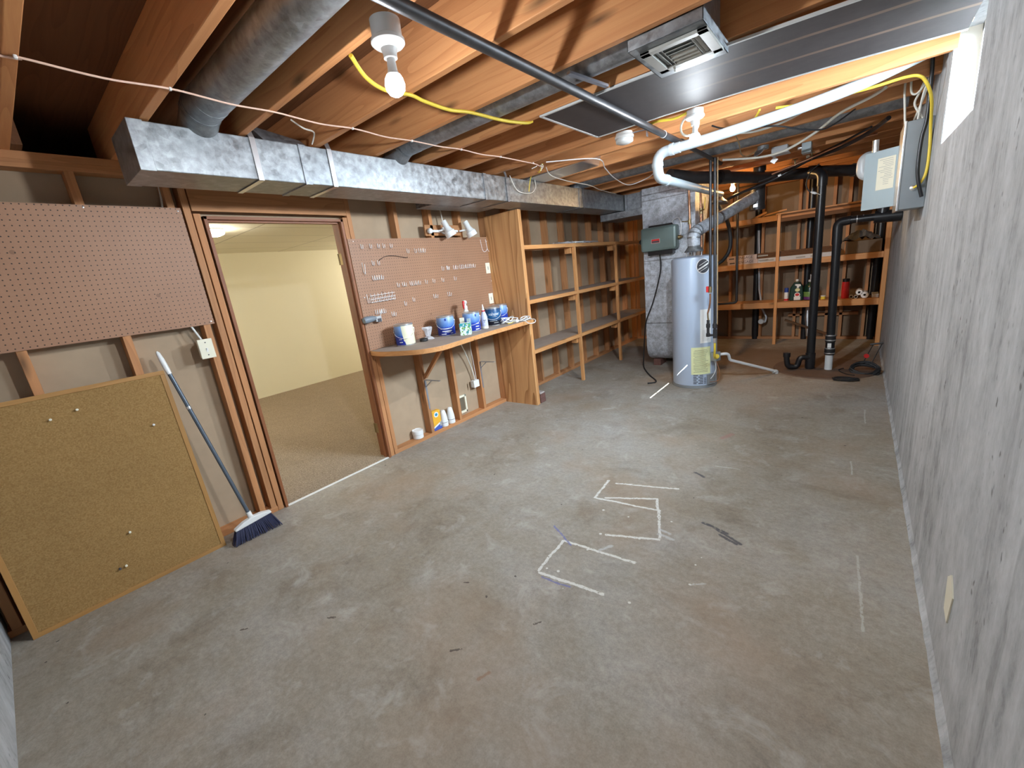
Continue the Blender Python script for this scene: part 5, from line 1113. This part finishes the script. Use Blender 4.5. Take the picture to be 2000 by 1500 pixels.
cable('house_cable', [(0.0, 3.45, 2.02), (-0.01, 3.445, 2.08), (-0.015, 3.44, 2.16), (-.02, 3.43, 2.28)], .006, M_NM, 'white cable rising from the twin spot light', 'cable')
# air gap duct piece behind the trunk
tag(MB().box(0.03, 3.10, 2.175, 0.36, 3.95, 2.275).build('flat_duct', M_GALVD, None, (0.2, 3.5, 2.175), False, .003), 'flat dark duct section behind the trunk over the pegboard', 'duct')

# ================================================================== PAINT CANS and bottles on the bench
ZB = 1.002
def around(c, r, ang): 
    def f(x, y): a = ang + x / r; return Vector((c[0] + r * math.cos(a), c[1] + r * math.sin(a), c[2] + y))
    return f
def can(label, x, y, lm, spec):
    t = thing('paint_can', label, 'paint can', (x, y, ZB)); c = (x, y, ZB); r = .083; ang = math.atan2(0.36 - y, 3.24 - x)
    MB().lathe([(r - .002, 0), (r + .001, .001), (r + .001, .006), (r - .001, .008), (r - .001, .178), (r + .0015, .180), (r + .0015, .188), (r - .004, .190), (r - .008, .186)], c, n=48).build('can_body', M_TIN, t, None, True)
    MB().lathe([(r - .008, .184), (r - .012, .180), (r - .016, .186), (r - .020, .182), (0, .183)], c, n=40).build('lid', M_TIN, t, None, True)
    MB().lathe([(r + .0002, .010), (r + .0006, .011), (r + .0006, .172), (r + .0002, .173)], c, n=48).build('label_wrap', lm, t, None, True)
    hp = []
    for i in range(17):
        a = ang - PI / 2 + PI * i / 16; s = math.sin(PI * i / 16); hp.append((x + (r + .006 + .01 * s) * math.cos(a), y + (r + .006 + .01 * s) * math.sin(a), ZB + .140 - .072 * s))
    MB().tube(hp, .0017, 6).build('bail_handle', M_WIRE, t, None, True)
    for sg in (-1, 1):
        a = ang + sg * PI / 2; MB().lathe([(.010, 0), (.008, .005), (0, .006)], (x + r * math.cos(a), y + r * math.sin(a), ZB + .140), (math.cos(a), math.sin(a), 0), 14).build('handle_ear', M_TIN, t, None, True)
    f = around(c, r + .0012, ang)
    for body, size, dx, z, mt in spec:
        if body.startswith('#'):
            w = float(body[1:]); n = 6; vs = []
            for i in range(n + 1): vs += [f(dx - w / 2 + w * i / n, z - size / 2), f(dx - w / 2 + w * i / n, z + size / 2)]
            MB().add(vs, [(2 * i, 2 * i + 2, 2 * i + 3, 2 * i + 1) for i in range(n)]).build('label_print', mt, t, None, False)
        else: text_mb(body, size, lambda u, v: f(dx + u, z + v)).build('lettering', mt, t, None, False)
    return t
M_PALEB = plain('pale_blue_ink', (0.10, 0.26, 0.62), 0.4)
blue_spec = [('#0.018', .022, 0.0, .155, M_BLUE), ('2000', .040, .012, .098, M_PALEB), ('#0.12', .006, .0, .072, M_WHITE), ('#0.095', .009, .005, .048, M_WHITE), ('#0.06', .004, .01, .037, M_WHITE), ('#0.05', .007, -.03, .022, M_WHITE), ('#0.025', .006, .05, .024, M_WHITE)]
can('blue paint can with cream paint dripped down its side near the doorway', 0.165, 2.62, M_CDRIP, [('#0.03', .005, -.045, .060, M_WHITE), ('#0.03', .007, -.042, .035, M_WHITE)])
can('blue paint can lettered 2000 behind the floral box', 0.20, 3.085, M_CBLUE, blue_spec)
can('blue paint can half hidden between floral box and squeeze bottle', 0.33, 3.31, M_CBLUE, [('#0.018', .022, 0.045, .155, M_BLUE), ('#0.04', .008, .06, .075, M_WHITE), ('#0.04', .008, .055, .048, M_WHITE), ('#0.045', .009, .055, .022, M_WHITE)])
can('dark blue paint can with white lettering and wire handle', 0.30, 3.665, M_CDARK, [('valspar', .044, .014, .122, M_WHITE), ('#0.05', .004, .02, .095, M_GINK), ('#0.08', .003, .0, .052, M_WHITE), ('#0.05', .006, .03, .032, M_GINK)])
can('blue paint can at the back corner against the plywood behind the cord', 0.18, 3.925, M_CBLUE, [('#0.018', .022, -.03, .155, M_BLUE), ('#0.05', .008, .0, .045, M_WHITE)])
# spray bottle
x, y = 0.16, 3.42
t = thing('spray_bottle', 'white spray bottle with red trigger behind the paint cans', 'spray bottle', (x, y, ZB))
MB().lathe([(0.038, 0), (0.042, .004), (0.042, .13), (0.038, .16), (0.020, .20), (0.016, .215)], (x, y, ZB), n=28).build('bottle_body', M_WHITE, t, None, True)
MB().lathe([(0.020, .205), (0.021, .235), (0.016, .24)], (x, y, ZB), n=24).build('collar', M_WHITE, t, None, True)
hx = Vector((0.45, -0.89, 0))
def sp(u, z): return Vector((x, y, ZB + z)) + hx * u
MB().tube([sp(-.045, .262), sp(-.02, .275), sp(.015, .28), sp(.04, .276)], [.010, .017, .017, .012], 14).cyl(sp(0, .235), sp(0, .275), .012, 14).build('spray_head', M_WHITE, t, None, True)
MB().tube([sp(.038, .285), sp(.048, .27), sp(.055, .24), sp(.05, .215)], [.013, .012, .009, .006], 12).build('trigger', M_RED, t, None, True)
# squeeze bottle
x, y = 0.375, 3.445
t = thing('squeeze_bottle', 'clear squeeze bottle with red collar and pointed spout on the bench', 'bottle', (x, y, ZB))
M_CLOUD = plain('cloudy_plastic', (0.55, 0.57, 0.68), 0.3, 0, .04)
MB().lathe([(0.030, 0), (0.034, .003), (0.034, .115), (0.031, .125), (0.018, .165), (0.015, .172)], (x, y, ZB), n=28).build('bottle_body', M_CLOUD, t, None, True)
MB().lathe([(0.0345, .004), (0.0345, .028)], (x, y, ZB), n=28).build('cream_residue', M_IVORY, t, None, True)
MB().lathe([(0.016, .170), (0.0165, .172), (0.0165, .182), (0.015, .183)], (x, y, ZB), n=24).build('red_collar', M_RED, t, None, True)
MB().lathe([(0.013, .183), (0.011, .195), (0.008, .20), (0.010, .206), (0.009, .215), (0.004, .24), (0, .242)], (x, y, ZB), n=20).build('spout', M_WHITE, t, None, True)
f = around((x, y, ZB), .0352, math.atan2(.36 - y, 3.24 - x))
for k, (dx, z, w) in enumerate(((-.006, .085, .008), (.005, .084, .006), (.012, .086, .005), (0.002, .068, .010))):
    MB().tube(crom([f(dx - w / 2, z), f(dx - w / 4, z + .006), f(dx, z - .003), f(dx + w / 4, z + .005), f(dx + w / 2, z)], 4), .0007, 4).build('pen_scribble', M_INK, t, None, True)
# floral box and the things behind it
t = thing('floral_box', 'small green and white leaf-print box in front of the blue cans', 'box', (0.445, 3.10, ZB))
o = MB().obox((0.445, 3.10, ZB + .055), (0.10, 0.055, 0.11), Euler((0, 0, 0.62)).to_matrix()).build('box_body', M_LEAF, t, (0.445, 3.10, ZB), False, .002)
MB().obox((0.445, 3.10, ZB + .111), (0.085, 0.040, 0.003), Euler((0, 0, 0.62)).to_matrix()).build('open_top', M_WHITE, t, None, False)
tag(MB().obox((0.41, 3.19, ZB + .07), (0.03, 0.05, 0.14), Euler((0, 0, 0.5)).to_matrix()).build('glass_jar', clearmat('greenish_glass', (.75, .85, .82), .3, .55), None, (0.41, 3.19, ZB), False, .006), 'clear jar standing behind the floral box', 'jar')
tag(MB().obox((0.335, 3.175, ZB + .075), (0.045, 0.012, 0.15), Euler((0, 0, 0.6)).to_matrix()).build('wood_block', M_PAPER, None, (0.335, 3.175, ZB), False, .003), 'tan card standing between two blue cans behind the floral box', 'card')
# plastic bag with a black puck
t = thing('plastic_bag', 'crumpled clear plastic bag standing between two paint cans', 'bag', (0.19, 2.86, ZB))
vs = []; nb = 9
for j in range(8):
    z = [0.002, .012, .022, .030, .05, .085, .105, .118][j]; rr = [.055, .060, .048, .022, .028, .040, .044, .046][j]
    for i in range(nb):
        a = 2 * PI * i / nb; q = rr * (1 + R.uniform(-.28, .28)); vs.append((0.19 + q * .8 * math.cos(a), 2.86 + q * math.sin(a), ZB + z + R.uniform(-.006, .006) * (j > 0)))
MB().add(vs, [(j * nb + i, j * nb + (i + 1) % nb, (j + 1) * nb + (i + 1) % nb, (j + 1) * nb + i) for j in range(7) for i in range(nb)]).build('bag_film', M_BAG, t, None, False)
tag(MB().lathe([(0.0, 0), (0.034, 0), (0.038, .006), (0.036, .022), (0.028, .028), (0, .029)], (0.215, 2.78, ZB), n=28).build('rubber_puck', M_RUBBER, None, (0.215, 2.78, ZB), True), 'round black rubber cap beside the clear plastic bag', 'cap')
# white extension cord
t = thing('extension_cord', 'white extension cord piled at the end of the workbench', 'cord', (0.42, 3.83, ZB))
pts = []
for i in range(70):
    a = i * .62; c = (0.40, 3.75) if i < 36 else (0.50, 3.93); rr = (.055 + .025 * math.sin(i * .9))
    pts.append((c[0] + rr * math.cos(a) * .9 + .004 * R.uniform(-1, 1), c[1] + rr * 1.2 * math.sin(a), ZB + .008 + (.055 if i < 36 else .03) * (0.5 + .5 * math.sin(i * .75)) ** 2))
MB().tube(crom(pts, 4), .0042, 7).build('cord_run', M_WHITE, t, None, True)
MB().tube(crom([(0.50, 3.95, ZB + .02), (0.60, 3.98, ZB + .005), (0.64, 3.93, ZB - .02), (0.62, 3.86, ZB - .02), (0.56, 3.86, ZB + .012)]), .0042, 7).build('hanging_loop', M_WHITE, t, None, True)
MB().box(0.42, 3.80, ZB, 0.50, 3.845, ZB + .03).build('outlet_end', M_WHITE, t, None, False, .008)
cable('yellow_cord', [(0.46, 3.70, ZB + .005), (0.47, 3.76, ZB + .006), (0.44, 3.82, ZB + .006), (0.48, 3.87, ZB + .006)], .004, M_YEL, 'short yellow cord under the white extension cord', 'cord')

# ================================================================== SHELVES along the studs
t = thing('storage_shelves', 'long open wooden shelves built along the stud wall behind the plywood', 'shelves', (0.24, 5.7, 0))
SZ = (0.635, 1.195, 1.775)
for z in SZ:
    for a, b in ((4.112, 5.17), (5.17, 6.37), (6.37, 7.66)):
        MB().box(0.006, a, z - .020, 0.43, b - .002, z).build('shelf_board', M_SHELF, t, None, False, .002)
        MB().box(0.43, a, z - .040, 0.468, b - .022, z + .002).build('front_rail', M_SHELF, t, None, False, .002)
for y in (5.17, 6.37):
    MB().box(0.432, y - .020, 0, 0.470, y + .020, SZ[2] + .004, 2).build('post', M_SHELF, t, None, False, .002)
    for z in SZ: MB().box(0.35, y - .058, z - .115, 0.43, y - .021, z - .021).build('cleat', M_SHELF, t, None, False, .002)
for z in SZ[:2]: MB().box(0.008, 4.115, z + .0003, 0.43, 7.6, z + .0014).build('dusty_surface', M_DUST, t, None, False)
MB().box(0.008, 4.115, SZ[2] + .0003, 0.43, 7.6, SZ[2] + .0014).build('dusty_surface', M_DUST, t, None, False)
# plastic packaging on the top shelf
t = thing('plastic_packaging', 'crumpled clear plastic packaging lying on the top wooden shelf', 'packaging', (0.30, 5.35, SZ[2]))
for q in range(4):
    cy = 5.0 + q * .22; vs = []; nx, ny = 7, 7
    for i in range(nx):
        for j in range(ny): vs.append((0.18 + .26 * i / 6, cy + .26 * j / 6, SZ[2] + .004 + R.uniform(0, .05) * (1 - abs(i - 3) / 4)))
    MB().add(vs, [(i * ny + j, i * ny + j + 1, (i + 1) * ny + j + 1, (i + 1) * ny + j) for i in range(nx - 1) for j in range(ny - 1)]).build('film_sheet', M_BAG, t, None, False)
MB().box(0.28, 5.28, SZ[2] + .01, 0.42, 5.50, SZ[2] + .030).build('folded_sheet', M_WHITE, t, None, False, .006)

# ================================================================== BACK SHELVES
t = thing('back_shelves', 'wooden shelves across the back wall behind the black pipes', 'shelves', (2.4, 7.9, 0))
YF2 = 7.70
for z, hgt in ((0.635, .085), (1.228, .075)):
    MB().box(1.15, YF2 + .038, z - .02, 3.50, YB - .05, z).build('shelf_board', M_SHELF, t, None, False, .002)
    for a, b in ((1.15, 2.308), (2.352, 3.495)): MB().box(a, YF2, z - hgt, b, YF2 + .037, z + .001, 0).build('front_rail', M_SHELF, t, None, False, .002)
MB().box(1.15, YF2, 1.79, 2.308, YF2 + .037, 1.865, 0).build('front_rail', M_SHELF, t, None, False, .002)
MB().box(1.15, YF2 + .038, 1.80, 2.35, YB - .05, 1.818).build('shelf_board', M_SHELF, t, None, False, .002)
MB().box(2.352, YF2, 1.765, 3.495, YF2 + .037, 1.815, 0).build('front_rail', M_OLDWOOD, t, None, False, .002)
MB().box(2.352, YF2 + .038, 1.79, 3.495, YB - .05, 1.81).build('shelf_board', M_OLDWOOD, t, None, False, .002)
MB().box(2.310, YF2 - .002, 0, 2.350, YF2 + .037, 1.865, 2).build('post', M_SHELF, t, None, False, .002)
MB().box(3.496, YF2 - .002, 0, 3.545, YF2 + .06, 1.80, 2).build('post', M_SHELF, t, None, False, .002)
MB().box(1.30, YF2 - .002, 0, 1.34, YF2 + .037, 1.865, 2).build('post', M_SHELF, t, None, False, .002)
tag(MB().box(2.29, YF2 - .005, 1.866, 3.50, YF2 + .10, 1.884, 0).build('plank', M_SHELF, None, (2.9, YF2, 1.866), False, .002), 'pale plank lying on top of the back shelves', 'plank')
tag(MB().box(2.354, YF2 + .01, 1.846, 3.48, YF2 + .13, 1.8655, 0).build('plank', M_OLDWOOD, None, (2.9, YF2, 1.846), False, .002), 'dark plank under the pale plank on the back shelves', 'plank')
tag(MB().box(2.36, YF2 + .02, 1.8155, 3.46, YF2 + .12, 1.8455, 0).build('plank', M_STUD, None, (2.9, YF2, 1.8155), False, .002), 'lowest plank of the three on the back shelves', 'plank')
tag(MB().bar((1.98, 7.80, 1.868), (2.40, 7.86, 1.93), .03, .02).build('wood_scrap', M_SHELF, None, (2.1, 7.8, 1.87), False), 'wood strip propped on the top back shelf beside the post', 'wood strip')
tag(MB().bar((2.02, 7.78, 1.872), (2.16, 7.80, 1.93), .05, .03).build('wood_scrap', M_SHELF, None, (2.05, 7.78, 1.87), False), 'short wood block on the top back shelf', 'wood block')
# flooring cartons
M_PINKC = plain('pinkish_carton', (0.62, 0.46, 0.38), 0.7, 0, .06, 6)
M_GREYC = plain('grey_white_carton', (0.55, 0.55, 0.56), 0.6, 0, .15, 8)
ZM = 1.229
def carton(label, x0, x1, z0, z1, mt, text=None, y0=7.745, y1=7.95):
    t = thing('flooring_carton', label, 'carton', ((x0 + x1) / 2, y0, z0))
    MB().box(x0, y0, z0, x1, y1, z1).build('carton_body', mt, t, None, False, .002)
    if text:
        cx = x0 + (x1 - x0) * .62; zc = (z0 + z1) / 2
        text_mb(text, .052, lambda u, v: Vector((cx + u, y0 - .001, zc + v))).build('lettering', plain('carton_ink', (0.10, 0.08, 0.08), .8), t, None, False)
        MB().box(x0 + .03, y0 - .0012, zc - .010, x0 + .10, y0 - .0004, zc + .006).build('small_print', M_INK, t, None, False)
        MB().box(x0 + .42, y0 - .0012, zc - .008, x0 + .55, y0 - .0004, zc + .012).build('small_print', M_GINK, t, None, False)
    return t
carton('lower pinkish flooring carton lettered ENGAGE on the middle back shelf', 1.665, 2.075, ZM, ZM + .062, M_PINKC, 'ENGAGE')
carton('upper pinkish flooring carton lettered ENGAGE on the middle back shelf', 1.655, 2.060, ZM + .063, ZM + .130, M_PINKC, 'ENGAGE')
o = carton('long grey-white flooring carton running behind the shelf post', 2.078, 3.02, ZM, ZM + .058, M_GREYC)
for a, b in ((2.10, 2.28), (2.55, 2.66), (2.72, 2.83)): MB().box(a, 7.7438, ZM + .015, b, 7.7448, ZM + .035).build('small_print', M_GINK, o, None, False)
M_BROWNC = plain('brown_striped_boards', (0.13, 0.085, 0.045), 0.6, 0, .3, 12)
t = thing('board_bundle', 'dark brown bundle of boards lying on the grey-white carton', 'boards', (2.5, 7.75, ZM + .059))
for i in range(4): MB().box(2.068, 7.75 + .002 * (i % 2), ZM + .0595 + i * .019, 3.06 - .02 * i, 7.92, ZM + .0765 + i * .019, 0).build('board', M_OLDWOOD, t, None, False, .002)
tag(MB().box(3.10, 7.76, ZM, 3.47, 7.93, ZM + .16).build('cardboard_box', M_BROWNC, None, (3.28, 7.76, ZM), False, .004), 'low stained cardboard box on the middle back shelf by the concrete wall', 'box')
t = thing('plastic_sheeting', 'crumpled dark plastic sheeting piled on the stained cardboard box', 'sheeting', (3.24, 7.86, ZM + .16))
vs = []; nx, ny = 14, 8
for i in range(nx):
    for j in range(ny): vs.append((3.05 + .40 * i / 13, 7.76 + .26 * j / 7, ZM + .163 + max(0, .13 * math.sin(PI * i / 13) * math.sin(PI * (j + .6) / 8) + R.uniform(-.025, .025))))
MB().add(vs, [(i * ny + j, i * ny + j + 1, (i + 1) * ny + j + 1, (i + 1) * ny + j) for i in range(nx - 1) for j in range(ny - 1)]).build('sheet_film', plain('dusty_grey_film', (0.13, 0.12, 0.11), 0.3, 0, .2, 15), t, None, False)
# bottles on the low shelf
ZL = 0.6355; yb = 7.86
t = thing('spray_can', 'blue-capped white spray can on the low back shelf', 'spray can', (2.445, yb, ZL))
MB().lathe([(0.026, 0), (0.028, .003), (0.028, .12), (0.024, .126)], (2.445, yb, ZL)).build('can_body', M_WHITE, t, None, True)
MB().lathe([(0.0282, .004), (0.0284, .005), (0.0284, .03), (0.0282, .031)], (2.445, yb, ZL)).build('red_band', M_RED, t, None, True)
MB().lathe([(0.027, .126), (0.0275, .13), (0.026, .185), (0.02, .19), (0, .19)], (2.445, yb, ZL)).build('cap', M_BLUE, t, None, True)
M_DGREEN = plain('dark_green_plastic', (0.008, 0.035, 0.022), 0.25, 0, .05)
t = thing('detergent_jug', 'dark green jug with white labels on the low back shelf', 'bottle', (2.572, yb, ZL))
mb = MB(); pf = [(-.085, 0), (.085, 0), (.088, .10), (.075, .20), (.035, .265), (.018, .275), (-.018, .275), (-.035, .262), (-.078, .19), (-.088, .09)]
mb.prism(pf, .10, Matrix(((1, 0, 0, 2.572), (0, 0, 1, yb - .05), (0, 1, 0, ZL), (0, 0, 0, 1)))); mb.build('jug_body', M_DGREEN, t, None, False, .015)
MB().lathe([(0.018, .275), (0.018, .305), (0, .306)], (2.572, yb, ZL)).build('cap', M_WHITE, t, None, True)
ysf = yb - .0515
MB().box(2.545, ysf - .001, ZL + .01, 2.625, ysf, ZL + .06).build('white_label', M_WHITE, t, None, False)
MB().add([(2.585 + .035 * math.cos(a), ysf - .0012, ZL + .085 + .035 * math.sin(a)) for a in [i * 2 * PI / 24 for i in range(24)]], [tuple(range(24))]).build('white_label', M_WHITE, t, None, False)
MB().add([(2.585 + .026 * math.cos(a), ysf - .0022, ZL + .087 + .020 * math.sin(a)) for a in [i * 2 * PI / 24 for i in range(24)]], [tuple(range(24))]).build('red_label', M_RED, t, None, False)
MB().add([(2.585 + .03 * math.cos(a), ysf - .0012, ZL + .155 + .025 * math.sin(a)) for a in [i * 2 * PI / 20 for i in range(20)]], [tuple(range(20))]).build('cream_label', M_YPAPER, t, None, False)
MB().add([(2.575, ysf - .0012, ZL + .185), (2.60, ysf - .0012, ZL + .185), (2.605, ysf - .0012, ZL + .205), (2.625, ysf - .0012, ZL + .21), (2.62, ysf - .0012, ZL + .235), (2.56, ysf - .0012, ZL + .24), (2.55, ysf - .0012, ZL + .225), (2.577, ysf - .0012, ZL + .21)], [tuple(range(8))]).build('white_label', M_WHITE, t, None, False)
t = thing('pump_bottle', 'dark green pump bottle with purple and green label half hidden by the drain stack', 'bottle', (2.735, yb, ZL))
MB().lathe([(0.070, 0), (0.078, .005), (0.078, .17), (0.066, .21), (0.030, .245), (0.026, .26)], (2.735, yb, ZL)).build('bottle_body', M_DGREEN, t, None, True)
MB().lathe([(0.0785, .01), (0.0788, .011), (0.0788, .05), (0.0785, .051)], (2.735, yb, ZL)).build('purple_band', plain('purple_print', (0.12, 0.03, 0.16), .4), t, None, True)
MB().lathe([(0.0785, .052), (0.0788, .053), (0.0788, .12), (0.0785, .121)], (2.735, yb, ZL)).build('green_band', plain('green_print', (0.16, 0.30, 0.08), .4, 0, .5, 60), t, None, True)
MB().lathe([(0.028, .26), (0.028, .285), (0.010, .29), (0.010, .345), (0.012, .36), (0, .361)], (2.735, yb, ZL)).build('pump', M_LGREY, t, None, True)
t = thing('putty_tub', 'small yellow tub with white lid between the black pipes on the low back shelf', 'tub', (2.89, yb, ZL))
MB().lathe([(0.026, 0), (0.028, .002), (0.028, .04)], (2.89, yb, ZL)).build('tub_body', M_YEL, t, None, True); MB().lathe([(0.029, .04), (0.029, .052), (0, .053)], (2.89, yb, ZL)).build('lid', M_WHITE, t, None, True)
t = thing('red_flask', 'tall red flask with black cap beside the black vent riser on the low back shelf', 'bottle', (3.135, yb, ZL))
MB().lathe([(0.040, 0), (0.043, .004), (0.043, .19), (0.040, .225)], (3.135, yb, ZL)).build('flask_body', M_RED, t, None, True); MB().lathe([(0.041, .225), (0.041, .262), (0.036, .266), (0, .266)], (3.135, yb, ZL)).build('cap', M_BLACK, t, None, True)
tag(MB().obox((2.985, yb, ZL + .085), (.012, .05, .17), Euler((0, .08, 0)).to_matrix()).build('white_strip', M_WHITE, None, (2.985, yb, ZL), False, .002), 'thin white strip standing behind the black vent riser', 'strip')
def roll(label, x, z, r, mt, ri=.014):
    t = thing('paper_roll', label, 'roll', (x, yb - .08, z)); z = z + r
    MB().lathe([(ri, 0), (r, 0), (r, .20), (ri, .20), (ri, 0.0)], (x, yb - .09, z), (0, 1, 0), 28).build('roll_body', mt, t, None, True)
    MB().lathe([(0, .01), (ri - .001, .01)], (x, yb - .09, z), (0, 1, 0), 20).build('roll_core', M_INK, t, None, True)
M_TAN = plain('tan_tube', (0.40, 0.33, 0.26), .7)
roll('small tan cardboard roll on the low back shelf next to the red flask', 3.205, ZL, .024, M_TAN); roll('tan roll lying between the small roll and the white rolls', 3.255, ZL, .022, M_TAN)
roll('white paper roll resting on top of the tan rolls', 3.285, ZL + .044, .036, M_WHITE); roll('white paper roll at the front of the low back shelf', 3.345, ZL, .042, M_WHITE)
tag(MB().box(3.42, 7.80, ZL, 3.49, 8.05, ZL + .045).build('paper_stack', M_GREYC, None, (3.45, 7.8, ZL), False, .002), 'low grey stack of papers at the end of the low back shelf', 'papers')
# under the low shelf
pipe('condensate_tube', [(2.02, 8.117, 1.7), (2.05, 8.117, 0.8), (2.10, 8.11, 0.5), (2.17, 8.08, 0.36), (2.15, 8.07, 0.28), (2.10, 8.06, 0.31)], .014, M_LGREY, 'pale tube hanging on the back wall ending in a round fitting', .06)
tag(MB().lathe([(0.0, -.02), (0.035, -.02), (0.042, 0), (0.035, .02), (0, .02)], (2.10, 8.05, .30), (0, 1, 0)).build('round_fitting', M_WHITE, None, (2.10, 8.05, .30), True), 'round white fitting on the back wall under the low shelf', 'fitting')
tag(MB().tube([(2.70, 8.125, 0.62), (2.705, 8.10, 0.35), (2.73, 8.07, 0.06)], [.02, .035, .03], 14).build('flat_duct_strip', M_TIN, None, (2.7, 8.1, .06), True), 'shiny metal strip hanging below the low back shelf', 'metal strip')
tag(MB().bar((2.43, 7.98, 0.33), (2.95, 8.06, 0.10), .04, .03).build('loose_board', M_OLDWOOD, None, (2.45, 7.98, .1), False), 'loose dark board slanting under the low back shelf', 'board')
plate_r = MB().add([(XR - .004, 2.02, .25), (XR - .004, 2.08, .26), (XR - .004, 2.10, .37), (XR - .004, 2.06, .405), (XR - .004, 2.0, .36), (XR + .002, 2.02, .25), (XR + .002, 2.08, .26), (XR + .002, 2.10, .37), (XR + .002, 2.06, .405), (XR + .002, 2.0, .36)], [(0, 1, 2, 3, 4), (0, 5, 6, 1), (1, 6, 7, 2), (2, 7, 8, 3), (3, 8, 9, 4), (4, 9, 5, 0)]).build('wall_patch', M_IVORY, None, (XR, 2.05, .25), False)
tag(plate_r, 'small cream patch stuck low on the concrete wall', 'patch')
